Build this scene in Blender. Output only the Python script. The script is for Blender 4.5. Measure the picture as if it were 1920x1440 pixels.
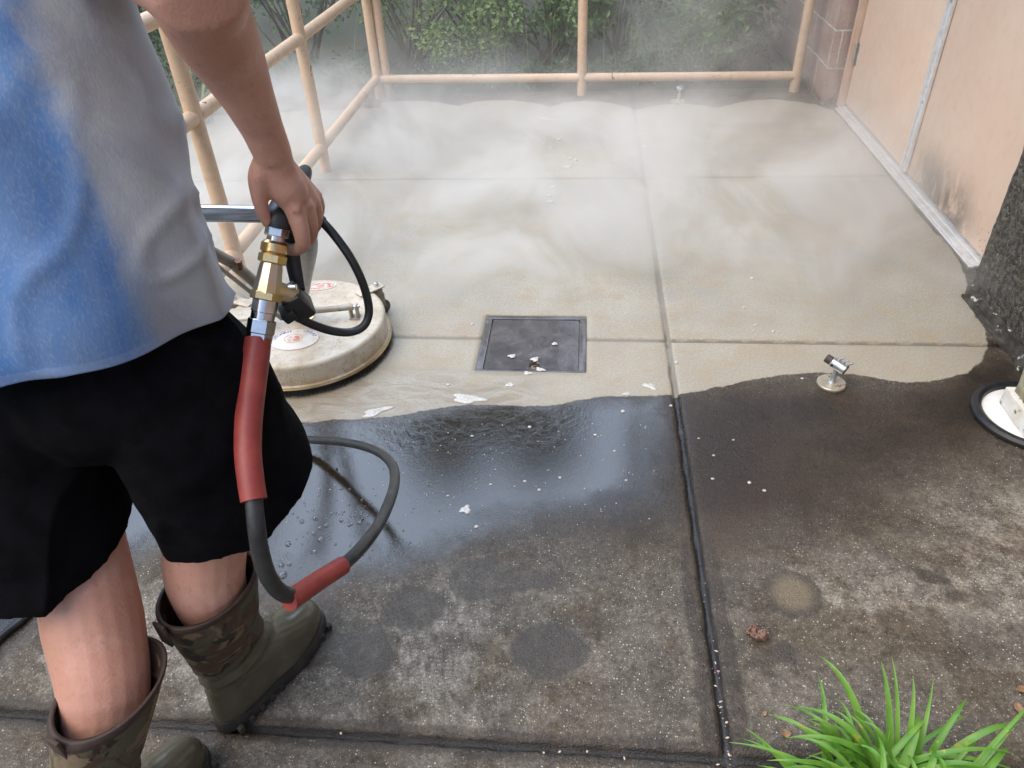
import bpy, bmesh, math, random
import numpy as np
from mathutils import Vector, Matrix, noise as mnoise

for o in list(bpy.data.objects):
    bpy.data.objects.remove(o)
scene = bpy.context.scene
COL = scene.collection
R = math.radians
random.seed(7)

# ------------------------------------------------------------------ camera
cam_d = bpy.data.cameras.new('camera')
cam_d.sensor_width = 36.0
cam_d.lens = 26.042
cam_d.clip_start = 0.02
cam_d.clip_end = 500.0
cam = bpy.data.objects.new('camera', cam_d)
COL.objects.link(cam)
cam.matrix_world = Matrix(((0.99555, -0.01916, 0.09231, 0.0),
                           (0.08509, 0.60418, -0.79229, 0.0),
                           (-0.04059, 0.79661, 0.60312, 1.4),
                           (0, 0, 0, 1)))
scene.camera = cam

# ------------------------------------------------------------------ world, sun, exposure
SUN_ELEV, SUN_AZ = R(58), R(-125)         # azimuth from +Y, negative = towards -X
world = bpy.data.worlds.new('World')
scene.world = world
world.use_nodes = True
wn = world.node_tree.nodes
sky = wn.new('ShaderNodeTexSky')
sky.sky_type = 'NISHITA'
sky.sun_disc = False
sky.sun_elevation = SUN_ELEV
sky.sun_rotation = SUN_AZ
sky.dust_density = 2.0
bg = wn['Background']
bg.inputs['Strength'].default_value = 0.15
# bright patch added to the sky, out of view, as front light and film reflection
wl = world.node_tree.links
w_tc = wn.new('ShaderNodeTexCoord')
w_dot = wn.new('ShaderNodeVectorMath'); w_dot.operation = 'DOT_PRODUCT'
wl.new(w_tc.outputs['Generated'], w_dot.inputs[0]); w_dot.inputs[1].default_value = (-.09, .566, .819)
w_no = wn.new('ShaderNodeTexNoise'); wl.new(w_tc.outputs['Generated'], w_no.inputs['Vector'])
w_no.inputs['Scale'].default_value = 3.2; w_no.inputs['Detail'].default_value = 6
w_ad = wn.new('ShaderNodeMath'); w_ad.operation = 'MULTIPLY_ADD'
wl.new(w_no.outputs['Fac'], w_ad.inputs[0]); w_ad.inputs[1].default_value = .30; wl.new(w_dot.outputs['Value'], w_ad.inputs[2])
w_mr = wn.new('ShaderNodeMapRange'); w_mr.interpolation_type = 'SMOOTHSTEP'
wl.new(w_ad.outputs[0], w_mr.inputs['Value'])
w_mr.inputs['From Min'].default_value = .92; w_mr.inputs['From Max'].default_value = 1.08
w_mx = wn.new('ShaderNodeMix'); w_mx.data_type = 'RGBA'
wl.new(w_mr.outputs[0], w_mx.inputs['Factor']); wl.new(sky.outputs[0], w_mx.inputs[6])
w_mx.inputs[7].default_value = (13.6, 16.6, 21.6, 1)
wl.new(w_mx.outputs[2], bg.inputs['Color'])
sun_d = bpy.data.lights.new('sun', 'SUN')
sun_d.energy = 1.5
sun_d.angle = R(60)
sun_d.color = (1.0, 0.86, 0.68)
sun = bpy.data.objects.new('sun', sun_d)
COL.objects.link(sun)
sdir = Vector((math.sin(SUN_AZ) * math.cos(SUN_ELEV), math.cos(SUN_AZ) * math.cos(SUN_ELEV), math.sin(SUN_ELEV)))
sun.rotation_euler = sdir.to_track_quat('Z', 'Y').to_euler()
scene.view_settings.view_transform = 'Standard'
scene.view_settings.look = 'None'
scene.view_settings.exposure = 0.68
scene.view_settings.gamma = 1.0
scene.cycles.use_denoising = True
scene.cycles.volume_bounces = 3
scene.cycles.volume_step_rate = 0.7
scene.cycles.volume_max_steps = 256
scene.cycles.max_bounces = 8
scene.cycles.transparent_max_bounces = 12
scene.cycles.sample_clamp_indirect = 6.0

# ------------------------------------------------------------------ node helper
class NT:
    def __init__(s, name):
        s.m = bpy.data.materials.new(name)
        s.m.use_nodes = True
        s.t = s.m.node_tree
        s.n = s.t.nodes
        s.out = s.n['Material Output']
        s.b = s.n['Principled BSDF']
        s._tc = None

    def L(s, a, b):
        s.t.links.new(a, b)

    def put(s, sock, v):
        if isinstance(v, bpy.types.NodeSocket):
            s.L(v, sock)
        elif v is not None:
            if isinstance(v, (tuple, list)) and len(v) == 3 and sock.type == 'RGBA':
                v = (*v, 1.0)
            sock.default_value = v

    def set(s, **kw):
        for k, v in kw.items():
            s.put(s.b.inputs[k.replace('_', ' ')], v)

    @property
    def obj(s):
        if s._tc is None:
            s._tc = s.n.new('ShaderNodeTexCoord')
        return s._tc.outputs['Object']

    def mapv(s, v, scale=(1, 1, 1), loc=(0, 0, 0), rot=(0, 0, 0)):
        n = s.n.new('ShaderNodeMapping')
        s.L(v, n.inputs['Vector'])
        n.inputs['Scale'].default_value = scale
        n.inputs['Location'].default_value = loc
        n.inputs['Rotation'].default_value = rot
        return n.outputs[0]

    def noise(s, scale, detail=4, rough=.55, dist=0, v=None, dim='3D', color=False):
        n = s.n.new('ShaderNodeTexNoise')
        n.noise_dimensions = dim
        s.L(v if v is not None else s.obj, n.inputs['Vector'])
        n.inputs['Scale'].default_value = scale
        n.inputs['Detail'].default_value = detail
        n.inputs['Roughness'].default_value = rough
        n.inputs['Distortion'].default_value = dist
        return n.outputs['Color' if color else 'Fac']

    def voro(s, scale, v=None, feature='F1', rnd=1.0, out='Distance'):
        n = s.n.new('ShaderNodeTexVoronoi')
        n.feature = feature
        s.L(v if v is not None else s.obj, n.inputs['Vector'])
        n.inputs['Scale'].default_value = scale
        n.inputs['Randomness'].default_value = rnd
        return n.outputs[out]

    def math(s, op, a, b=None, c=None, clamp=False):
        n = s.n.new('ShaderNodeMath')
        n.operation = op
        n.use_clamp = clamp
        s.put(n.inputs[0], a)
        if b is not None:
            s.put(n.inputs[1], b)
        if c is not None:
            s.put(n.inputs[2], c)
        return n.outputs[0]

    def step(s, x, lo, hi, a=0.0, b=1.0, smooth=True):
        n = s.n.new('ShaderNodeMapRange')
        n.interpolation_type = 'SMOOTHSTEP' if smooth else 'LINEAR'
        s.put(n.inputs['Value'], x)
        n.inputs['From Min'].default_value = lo
        n.inputs['From Max'].default_value = hi
        n.inputs['To Min'].default_value = a
        n.inputs['To Max'].default_value = b
        return n.outputs[0]

    def mix(s, f, a, b, mode='MIX'):
        n = s.n.new('ShaderNodeMix')
        n.data_type = 'RGBA'
        n.blend_type = mode
        s.put(n.inputs['Factor'], f)
        s.put(n.inputs['A'] if False else n.inputs[6], a)
        s.put(n.inputs[7], b)
        return n.outputs[2]

    def attr(s, name):
        n = s.n.new('ShaderNodeAttribute')
        n.attribute_name = name
        return n.outputs['Fac']

    def xyz(s, v=None):
        n = s.n.new('ShaderNodeSeparateXYZ')
        s.L(v if v is not None else s.obj, n.inputs[0])
        return n.outputs

    def bump(s, h, strength=.3, dist=.01, normal=None):
        n = s.n.new('ShaderNodeBump')
        s.L(h, n.inputs['Height'])
        s.put(n.inputs['Strength'], strength)
        n.inputs['Distance'].default_value = dist
        if normal is not None:
            s.L(normal, n.inputs['Normal'])
        return n.outputs[0]


def simple(name, c1, c2=None, rough=.5, metal=0.0, nscale=20, lo=.35, hi=.65, bscale=0, bstr=.2, bdist=.003, c3=None,
           c3scale=60, c3lo=.62, c3hi=.68, rough2=None, spec=.5, sheen=0, detail=5):
    t = NT(name)
    col = c1
    f = None
    if c2 is not None:
        f = t.step(t.noise(nscale, detail), lo, hi)
        col = t.mix(f, c1, c2)
    if c3 is not None:
        col = t.mix(t.step(t.noise(c3scale, 4), c3lo, c3hi), col, c3)
    t.set(Base_Color=col, Metallic=metal, Roughness=rough)
    t.b.inputs['Specular IOR Level'].default_value = spec
    if rough2 is not None and f is not None:
        t.set(Roughness=t.step(f, 0, 1, rough, rough2))
    if sheen:
        t.b.inputs['Sheen Weight'].default_value = sheen
    if bscale:
        t.set(Normal=t.bump(t.noise(bscale, 5), bstr, bdist))
    return t.m

# ------------------------------------------------------------------ mesh helpers
def wloc(o):
    p = Vector((0, 0, 0))
    while o is not None:
        p += Vector(o.location)
        o = o.parent
    return p

def tag(o, label=None, cat=None, group=None, kind=None):
    if label: o['label'] = label
    if cat: o['category'] = cat
    if group: o['group'] = group
    if kind: o['kind'] = kind
    return o

def thing(name, loc, label, cat, group=None):
    o = bpy.data.objects.new(name, None)
    COL.objects.link(o)
    o.location = loc
    o.empty_display_size = .05
    return tag(o, label, cat, group)

def link(name, me, mat, parent=None, origin=None, smooth=False):
    """world-space mesh -> object; vertices are moved into the parent's (or the given origin's) frame"""
    base = wloc(parent) if parent is not None else Vector(origin or (0, 0, 0))
    if base.length > 0:
        me.transform(Matrix.Translation(-base))
    for m in (mat if isinstance(mat, (list, tuple)) else [mat]):
        me.materials.append(m)
    if smooth:
        me.polygons.foreach_set('use_smooth', [True] * len(me.polygons))
    o = bpy.data.objects.new(name, me)
    COL.objects.link(o)
    if parent is not None:
        o.parent = parent
    elif origin:
        o.location = origin
    return o

class MB:
    def __init__(s):
        s.bm = bmesh.new()

    def box(s, c, size, rot=None, bevel=0.0, seg=2):
        M = Matrix.Translation(Vector(c)) @ (rot.to_4x4() if rot is not None else Matrix()) @ Matrix.Diagonal((*size, 1))
        r = bmesh.ops.create_cube(s.bm, size=1, matrix=M)
        if bevel:
            es = {e for v in r['verts'] for e in v.link_edges}
            bmesh.ops.bevel(s.bm, geom=list(es), offset=bevel, segments=seg, profile=.5, affect='EDGES')
        return s

    def rings(s, rings, close=True, cap0=True, cap1=True):
        vs = [[s.bm.verts.new(p) for p in r] for r in rings]
        n = len(rings[0])
        for a, b in zip(vs, vs[1:]):
            for i in range(n if close else n - 1):
                j = (i + 1) % n
                s.bm.faces.new((a[i], a[j], b[j], b[i]))
        if cap0 and close: s.bm.faces.new(list(reversed(vs[0])))
        if cap1 and close: s.bm.faces.new(vs[-1])
        return s

    def tube(s, pts, rad, n=16, cap=True, smooth=0, flat=1.0, up=None):
        pts = [Vector(p) for p in pts]
        rads = list(rad) if isinstance(rad, (list, tuple)) else [rad] * len(pts)
        if smooth:
            pts, rads = catmull(pts, rads, smooth)
        T = []
        for i in range(len(pts)):
            a = pts[max(i - 1, 0)]; b = pts[min(i + 1, len(pts) - 1)]
            T.append((b - a).normalized())
        u = up if up is not None else Vector((0, 0, 1)) if abs(T[0].z) < .9 else Vector((0, 1, 0))
        u = Vector(u)
        u = (u - T[0] * u.dot(T[0])).normalized()
        rings = []
        for p, t, r in zip(pts, T, rads):
            u = (u - t * u.dot(t)).normalized()
            w = t.cross(u)
            rings.append([p + (u * math.cos(2 * math.pi * k / n) * flat + w * math.sin(2 * math.pi * k / n)) * r for k in range(n)])
        s.rings(rings, True, cap, cap)
        return s

    def cyl(s, a, b, r, n=20, r2=None, bevel=0.0):
        a = Vector(a); b = Vector(b); t = (b - a).normalized()
        r2 = r if r2 is None else r2
        if bevel:
            pts = [a, a + t * bevel, b - t * bevel, b]
            return s.tube(pts, [r - bevel, r, r2, r2 - bevel], n)
        return s.tube([a, b], [r, r2], n)

    def hexnut(s, a, b, r, bevel=.0015):
        return s.cyl(a, b, r, 6, bevel=bevel)

    def lathe(s, c, prof, n=48, axis=None, jitter=0, rnd=None):
        c = Vector(c)
        q = Vector((0, 0, 1)).rotation_difference(Vector(axis)) if axis is not None else None
        rings = []
        for r, z in prof:
            ring = []
            for k in range(n):
                a = 2 * math.pi * k / n
                rr = max(r, 1e-4) * (1 + (rnd.uniform(-jitter, jitter) if jitter else 0))
                v = Vector((rr * math.cos(a), rr * math.sin(a), z))
                if q: v = q @ v
                ring.append(c + v)
            rings.append(ring)
        return s.rings(rings)

    def ell(s, c, r, rot=None, sub=2):
        M = Matrix.Translation(Vector(c)) @ (rot.to_4x4() if rot is not None else Matrix()) @ Matrix.Diagonal((*r, 1))
        bmesh.ops.create_icosphere(s.bm, subdivisions=sub, radius=1, matrix=M)
        return s

    def mesh(s, name, recalc=True):
        if recalc:
            bmesh.ops.recalc_face_normals(s.bm, faces=s.bm.faces)
        me = bpy.data.meshes.new(name)
        s.bm.to_mesh(me)
        s.bm.free()
        return me

    def build(s, name, mat, parent=None, origin=None, smooth=True, sharp=35):
        me = s.mesh(name)
        o = link(name, me, mat, parent, origin, smooth)
        if smooth and sharp:
            me.set_sharp_from_angle(angle=R(sharp))
        return o

def catmull(pts, rads, k):
    P, Q = [], []
    n = len(pts)
    for i in range(n - 1):
        p0, p1, p2, p3 = pts[max(i - 1, 0)], pts[i], pts[i + 1], pts[min(i + 2, n - 1)]
        for j in range(k):
            t = j / k
            P.append(.5 * ((2 * p1) + (p2 - p0) * t + (2 * p0 - 5 * p1 + 4 * p2 - p3) * t * t + (3 * p1 - p0 - 3 * p2 + p3) * t ** 3))
            Q.append(rads[i] * (1 - t) + rads[i + 1] * t)
    P.append(pts[-1]); Q.append(rads[-1])
    return P, Q

def remesh(mb, name, voxel, smooth_it=4, fac=.5):
    """union of overlapping closed shells as one continuous surface"""
    me = mb.mesh(name)
    o = bpy.data.objects.new(name, me)
    COL.objects.link(o)
    m = o.modifiers.new('r', 'REMESH'); m.mode = 'VOXEL'; m.voxel_size = voxel
    m2 = o.modifiers.new('s', 'SMOOTH'); m2.factor = fac; m2.iterations = smooth_it
    dg = bpy.context.evaluated_depsgraph_get()
    me2 = bpy.data.meshes.new_from_object(o.evaluated_get(dg))
    bpy.data.objects.remove(o)
    return me2

def displace(me, fn):
    n = len(me.vertices)
    co = np.empty(n * 3); me.vertices.foreach_get('co', co); co = co.reshape(-1, 3)
    no = np.array([v.normal[:] for v in me.vertices])
    d = np.array([fn(Vector(c), Vector(k)) for c, k in zip(co, no)])
    co += no * d[:, None]
    me.vertices.foreach_set('co', co.ravel())
    me.update()

def ellipse_ring(c, a, b, n=40, yaw=0.0, tilt=(0, 0)):
    cx, cy, cz = c
    out = []
    for k in range(n):
        t = 2 * math.pi * k / n
        x, y = a * math.cos(t), b * math.sin(t)
        xr = x * math.cos(yaw) - y * math.sin(yaw)
        yr = x * math.sin(yaw) + y * math.cos(yaw)
        out.append(Vector((cx + xr, cy + yr, cz + tilt[0] * xr + tilt[1] * yr)))
    return out

def lerp_rings(keys, m):
    """keys: list of (cx,cy,cz,a,b) -> catmull-interpolated list"""
    K = [np.array(k, float) for k in keys]
    out = []
    n = len(K)
    for i in range(n - 1):
        p0, p1, p2, p3 = K[max(i - 1, 0)], K[i], K[i + 1], K[min(i + 2, n - 1)]
        for j in range(m):
            t = j / m
            out.append(.5 * ((2 * p1) + (p2 - p0) * t + (2 * p0 - 5 * p1 + 4 * p2 - p3) * t * t + (3 * p1 - p0 - 3 * p2 + p3) * t ** 3))
    out.append(K[-1])
    return out

# ================================================================== GROUND
def seg_sd(P, poly):
    """signed distance (positive inside) of points P (n,2) to a closed polygon"""
    poly = np.array(poly)
    d = np.full(len(P), 1e9)
    inside = np.zeros(len(P), bool)
    for a, b in zip(poly, np.roll(poly, -1, 0)):
        ab = b - a
        t = np.clip(((P - a) @ ab) / max(ab @ ab, 1e-12), 0, 1)
        q = a + t[:, None] * ab
        d = np.minimum(d, np.hypot(*(P - q).T))
        cond = (a[1] > P[:, 1]) != (b[1] > P[:, 1])
        with np.errstate(divide='ignore', invalid='ignore'):
            xi = (b[0] - a[0]) * (P[:, 1] - a[1]) / (b[1] - a[1]) + a[0]
        inside ^= cond & (P[:, 0] < xi)
    return np.where(inside, d, -d)

CLEAN = [(-3.4, 1.72), (-1.4, 1.66)] + [(-0.8681,1.6259),(-0.7730,1.6368),(-0.6779,1.6477),(-0.5834,1.6611),(-0.5139,1.6787),(-0.4610,1.7008),(-0.4071,1.7206),(-0.3357,1.7360),(-0.2701,1.7331),(-0.1969,1.7305),(-0.1245,1.7305),(-0.0609,1.7455),(0.0189,1.7715),(0.0834,1.7842),(0.1637,1.7895),(0.2794,1.8012),(0.3414,1.8165),(0.4163,1.8429),(0.4833,1.8639),(0.5514,1.8879),(0.6035,1.9089),(0.6457,1.9186),(0.7279,1.9266),(0.8238,1.9267),(0.8966,1.9041),(0.9696,1.8874),(1.0312,1.8866),(1.1072,1.9052),(1.1844,1.9459),(1.2463,2.0042),(1.2996,2.0854),(1.3197,2.1477),(1.3312,2.2059),(1.3402,2.3076),(1.3512,2.3865),(1.3763,2.4427),(1.4063,2.5405),(1.4307,2.6653),(1.4340,2.8365),(1.4253,3.0197),(1.4232,3.2105),(1.4248,3.3585),(1.4326,3.6188),(1.4306,3.8742),(1.4306,4.1172),(1.4401,4.3671),(1.4183,4.5128),(1.3552,4.6273),(1.2471,4.6958),(1.1318,4.7449),(1.0361,4.7393),(0.9352,4.7017),(0.7788,4.5944),(0.7063,4.6396),(0.5847,4.6881),(0.4557,4.6734),(0.3072,4.5866),(0.2609,4.6200),(0.1670,4.7098),(0.0694,4.7585),(-0.0299,4.7748),(-0.1289,4.7470),(-0.2183,4.6650),(-0.3119,4.7456),(-0.4682,4.8095),(-0.6052,4.8169),(-0.7045,4.7884),(-0.8020,4.7051),(-0.9085,4.7768),(-1.0562,4.8298),(-1.1976,4.8373),(-1.3144,4.8093)] + [(-1.3, 4.7), (-2.3, 4.6), (-3.4, 4.3)]
FILM = [(-3.0, 1.3)] + [(-1.3943,1.5403),(-1.0574,1.6016),(-0.8723,1.6381),(-0.5266,1.7010),(-0.3047,1.7501),(0.0188,1.7873),(0.2693,1.8141),(0.2666,1.6515),(0.2202,1.4732),(0.1878,1.3632),(0.0483,1.3195),(-0.1397,1.2832),(-0.2669,1.2153),(-0.3612,1.1436),(-0.4542,1.0909),(-0.5520,1.0702),(-0.6441,1.0347),(-0.8398,1.0705),(-1.0161,1.1606),(-1.0960,1.0974),(-1.1593,0.9915),(-1.2218,0.9011),(-1.2608,0.8445),(-1.4512,0.6908)]
DAMP = [(-3.0, 1.3)] + [(-1.3943,1.5403),(-0.8789,1.6579),(-0.3053,1.7553),(0.2817,1.8278),(0.6849,1.9508),(1.0581,1.9200),(1.3236,2.1166),(1.4075,1.9443),(1.2913,1.6901),(1.1043,1.5111),(0.8810,1.4044),(0.6877,1.2711),(0.4973,1.1959),(0.4176,1.1602),(0.3137,1.1089),(0.2613,1.1837),(0.0850,1.1586),(-0.1308,1.1636),(-0.2550,1.1250),(-0.3737,1.0720),(-0.5168,1.0341),(-0.5040,0.8954),(-0.6188,0.9563),(-0.8304,1.0475),(-1.0043,1.1355),(-1.0794,1.0657),(-1.2090,0.8811),(-1.4329,0.6692)]
PALE1 = [(-0.5417,1.0328),(-0.4852,1.1130),(-0.3598,1.1356),(-0.2335,1.1583),(-0.1510,1.0993),(-0.2055,0.9259),(-0.0817,0.7879),(-0.1803,0.7165),(-0.3950,0.7349),(-0.5621,0.7809),(-0.7208,0.7254),(-1.1836,0.7308),(-1.4436,0.6138),(-1.5378,0.7207),(-1.2523,0.8319),(-1.0633,1.0350),(-0.9681,1.0877),(-0.6960,0.8974),(-0.5075,0.9084)]
DARK1 = [(0.2799,1.8065),(0.3893,1.8180),(0.5860,1.8591),(0.6441,1.7623),(0.5132,1.5486),(0.4833,1.3862),(0.3929,1.3176),(0.3018,1.3223),(0.2869,1.4356)]
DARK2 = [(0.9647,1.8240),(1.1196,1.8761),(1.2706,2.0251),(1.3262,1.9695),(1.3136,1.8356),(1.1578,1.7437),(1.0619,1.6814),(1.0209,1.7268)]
PALE2 = [(0.8473,1.4603),(0.9594,1.4080),(1.1405,1.4732),(1.2636,1.3856),(1.0084,0.8779),(0.9419,1.0183),(0.8034,1.0503),(0.6337,1.0006),(0.4864,1.0325),(0.4542,1.1621),(0.6447,1.2034),(0.8391,1.2134),(0.9123,1.2822)]
GREEN = [(0.3138,1.7012),(0.5518,1.7591),(0.5489,1.4471),(0.4346,1.2586),(0.3113,1.1863),(0.3008,1.4362)]
# damp circles left by the sprayer: (centre, rx, ry, rotation)
SPOTS = [((0.4816,1.0857,0.0000), .066, .068, .3), ((-0.0553,0.9089,0.0000), .082, .070, .1), ((-0.3658,0.9987,0.0000), .075, .062, 0), ((-0.4537,0.8829,0.0000), .072, .062, 0),
         ((-0.2188,1.0880,0.0000), .085, .06, .1), ((0.7983,1.1468,0.0000), .04, .022, -.6), ((0.8303,1.0934,0.0000), .032, .016, .3), ((0.4235,0.9309,0.0000), .040, .026, .2), ((0.3825,0.8954,0.0000), .036, .018, -.3),
         ((-0.5778,0.8846,0.0000), .06, .05, 0), ((-0.1127,1.0860,0.0000), .07, .03, .2)]
JX = [-2.16, -1.88, .288, 1.9]
JY = [-.74, .704, 2.098, 3.52]
JX_MAIN, = [.288]
PLATE = (-.338, .016, 1.907, 2.243)

def ground_coords(lo, hi, step, extra):
    base = [x for x in np.arange(lo, hi + 1e-6, step) if all(abs(x - e) > step * .45 for e in extra)]
    return np.array(sorted(base + list(extra)))

jo = (-.020, -.013, -.008, -.004, .004, .008, .013, .020)
xs = ground_coords(-3.3, 1.66, .02, [JX_MAIN + d for d in jo] + [-1.88 + d for d in (-.006, 0, .006)] + [PLATE[0] - .002, PLATE[0], PLATE[1], PLATE[1] + .002])
ys = ground_coords(-1.4, 4.98, .02, [j + d for j in JY for d in jo] + [PLATE[2] - .002, PLATE[2], PLATE[3], PLATE[3] + .002])
GX, GY = np.meshgrid(xs, ys)
P2 = np.c_[GX.ravel(), GY.ravel()]
rng = np.random.default_rng(3)

def joint_depth(d, wob):
    d = np.abs(d) + wob
    return np.where(d < .0075, -.016, np.where(d < .0115, -.006, np.where(d < .016, -.0012, 0)))
wob = .0012 * np.sin(P2[:, 0] * 61) * np.sin(P2[:, 1] * 47)
jx = np.abs(P2[:, 0] - JX_MAIN)
jx[(P2[:, 0] < -1)] = 1
jxl = np.where(P2[:, 0] < -1.36, np.abs(P2[:, 0] + 1.88), 1)
jy = np.min([np.abs(P2[:, 1] - j) for j in JY], 0)
Z = np.minimum(joint_depth(jx, wob), joint_depth(jy, wob))
Z = np.where((P2[:, 1] > 1.95) & (np.abs(P2[:, 1] - 2.098) > .03), np.maximum(Z, -.005), Z)
Z = np.where((np.abs(P2[:, 1] - 2.098) < .03) & (P2[:, 0] < .27), np.maximum(Z, -.006), Z)
in_plate = (P2[:, 0] > PLATE[0] - .001) & (P2[:, 0] < PLATE[1] + .001) & (P2[:, 1] > PLATE[2] - .001) & (P2[:, 1] < PLATE[3] + .001)
Z[in_plate] = -.014
jd = np.minimum(np.minimum(jx, jy), 1)

nx, ny = len(xs), len(ys)
idx = np.arange(nx * ny).reshape(ny, nx)
faces = np.stack([idx[:-1, :-1], idx[:-1, 1:], idx[1:, 1:], idx[1:, :-1]], -1).reshape(-1, 4)
me = bpy.data.meshes.new('pavement')
me.vertices.add(nx * ny)
me.vertices.foreach_set('co', np.c_[P2, Z].ravel())
me.loops.add(faces.size)
me.loops.foreach_set('vertex_index', faces.ravel().astype(np.int32))
me.polygons.add(len(faces))
me.polygons.foreach_set('loop_start', np.arange(0, faces.size, 4, dtype=np.int32))
me.update(calc_edges=True)

spot = np.full(len(P2), -1.0)
for (c, rx, ry, a) in SPOTS:
    d = P2 - np.array(c[:2])
    u = d[:, 0] * math.cos(a) + d[:, 1] * math.sin(a)
    v = -d[:, 0] * math.sin(a) + d[:, 1] * math.cos(a)
    spot = np.maximum(spot, (1 - np.hypot(u / rx, v / ry)) * min(rx, ry))
def put(name, arr):
    at = me.attributes.new(name, 'FLOAT', 'POINT')
    at.data.foreach_set('value', np.asarray(arr, np.float32))
put('clean', np.clip(seg_sd(P2, CLEAN), -1, 1))
put('film', np.clip(seg_sd(P2, FILM), -1, 1))
put('damp', np.clip(seg_sd(P2, DAMP), -1, 1))
put('pale', np.clip(np.maximum(seg_sd(P2, PALE1), seg_sd(P2, PALE2)), -1, 1))
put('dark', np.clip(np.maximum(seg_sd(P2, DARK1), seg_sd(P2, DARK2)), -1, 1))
put('rust', np.clip(seg_sd(P2, GREEN), -1, 1))
put('spot', spot)
put('joint', jd)
d0 = P2 - np.array(SPOTS[0][0][:2])
put('tan', np.clip(1.15 - np.hypot(d0[:, 0] / .062, d0[:, 1] / .064), -1, 1))
put('jointx', jx)

def pavement_mat():
    t = NT('concrete')
    n_big = t.noise(2.3, 5, .6)
    n_mid = t.noise(9, 5, .6)
    n_fine = t.noise(60, 4, .6)
    grain = t.noise(420, 2, .6)
    grain2 = t.noise(230, 3, .65)
    vor = t.voro(300)
    vorc = t.voro(300, out='Color')
    # --- cleaned concrete: tan grey
    c_clean = t.mix(t.step(n_big, .35, .68), (.355, .335, .275), (.285, .272, .230))
    c_clean = t.mix(t.step(n_mid, .42, .72), c_clean, (.315, .265, .185))
    c_clean = t.mix(t.math('MULTIPLY', t.step(grain2, .50, .70), .75), c_clean, (.21, .19, .155))
    c_clean = t.mix(t.math('MULTIPLY', t.step(grain, .6, .7), .5), c_clean, (.52, .49, .43))
    c_clean = t.mix(.9, c_clean, t.step(t.noise(130, 6, .85), .36, .64, .70, 1.30, False), 'MULTIPLY')
    # --- dirty dry concrete: dark with pale exposed grit
    c_dirty = t.mix(t.step(n_mid, .35, .7), (.088, .079, .066), (.165, .152, .132))
    c_dirty = t.mix(t.step(n_big, .45, .62), c_dirty, (.105, .088, .064))
    pale_sd = t.math('ADD', t.attr('pale'), t.math('MULTIPLY', t.math('SUBTRACT', n_mid, .5), .35))
    pale = t.step(pale_sd, -.06, .12)
    crust = t.math('MULTIPLY', t.math('MULTIPLY', pale, t.step(t.noise(24, 8, .8), .40, .62)), t.step(t.noise(170, 4, .8), .30, .60))
    c_dirty = t.mix(crust, c_dirty, (.33, .315, .285))
    # grit: coarse bright sand grains, rarer where it is clean of crust
    sel = t.xyz(vorc)[0]
    grit = t.math('MULTIPLY', t.step(vor, .34, .22), t.step(sel, .70, .78))
    c_dirty = t.mix(t.math('MULTIPLY', grit, .7), c_dirty, (.50, .48, .43))
    pit = t.math('MULTIPLY', t.step(vor, .42, .25), t.step(sel, .24, .18))
    c_dirty = t.mix(t.math('MULTIPLY', pit, .7), c_dirty, (.02, .018, .016))
    # pebbly contrast of the worn surface
    g1 = t.noise(95, 6, .85)
    k1 = t.step(g1, .36, .64, .50, 1.55, False)
    g2 = t.noise(31, 7, .8)
    k2 = t.step(g2, .34, .66, .62, 1.38, False)
    c_dirty = t.mix(.95, c_dirty, k1, 'MULTIPLY')
    c_dirty = t.mix(.9, c_dirty, k2, 'MULTIPLY')
    vor2 = t.voro(150)
    sel2 = t.xyz(t.voro(150, out='Color'))[1]
    grit2 = t.math('MULTIPLY', t.step(vor2, .30, .18), t.step(sel2, .84, .90))
    c_dirty = t.mix(t.math('MULTIPLY', grit2, .85), c_dirty, (.62, .60, .55))
    # rusty tan tint right of the joint
    rust = t.step(t.math('ADD', t.attr('rust'), t.math('MULTIPLY', t.math('SUBTRACT', n_mid, .5), .3)), -.1, .15)
    c_dirty = t.mix(t.math('MULTIPLY', rust, .6), c_dirty, (.19, .125, .055))
    n_mot = t.noise(4.6, 7, .72, .6)
    c_dirty = t.mix(t.math('MULTIPLY', t.step(n_mot, .50, .60), .62), c_dirty, t.mix(1.0, c_dirty, (.52, .43, .32), 'MULTIPLY'))
    n_mot2 = t.noise(14, 5, .7, .4)
    c_dirty = t.mix(t.math('MULTIPLY', t.step(n_mot2, .60, .66), .6), c_dirty, t.mix(1.0, c_dirty, (.50, .45, .40), 'MULTIPLY'))
    c_dirty = t.mix(1.0, c_dirty, (.90, .845, .77), 'MULTIPLY')
    # damp
    damp_sd = t.math('ADD', t.attr('damp'), t.math('MULTIPLY', t.math('SUBTRACT', n_mid, .5), .22))
    damp = t.step(damp_sd, -.12, .20)
    spot = t.step(t.math('ADD', t.attr('spot'), t.math('ADD', t.math('MULTIPLY', t.math('SUBTRACT', n_fine, .5), .014), t.math('MULTIPLY', t.math('SUBTRACT', t.noise(17, 4, .65), .5), .045))), -.004, .007)
    bleed = t.step(t.math('ADD', t.attr('jointx'), t.math('MULTIPLY', t.math('SUBTRACT', t.noise(14, 3), .5), .03)), .052, .040)
    bleedy = t.step(t.math('ADD', t.attr('joint'), t.math('MULTIPLY', t.math('SUBTRACT', n_mid, .5), .03)), .036, .022)
    wetn = t.math('MAXIMUM', damp, t.math('MAXIMUM', t.math('MULTIPLY', bleed, .8), t.math('MULTIPLY', bleedy, .8)))
    c_dirty = t.mix(wetn, c_dirty, t.mix(1.0, c_dirty, (.29, .225, .150), 'MULTIPLY'))
    dk = t.step(t.math('ADD', t.attr('dark'), t.math('MULTIPLY', t.math('SUBTRACT', n_mid, .5), .25)), -.09, .10)
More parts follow.
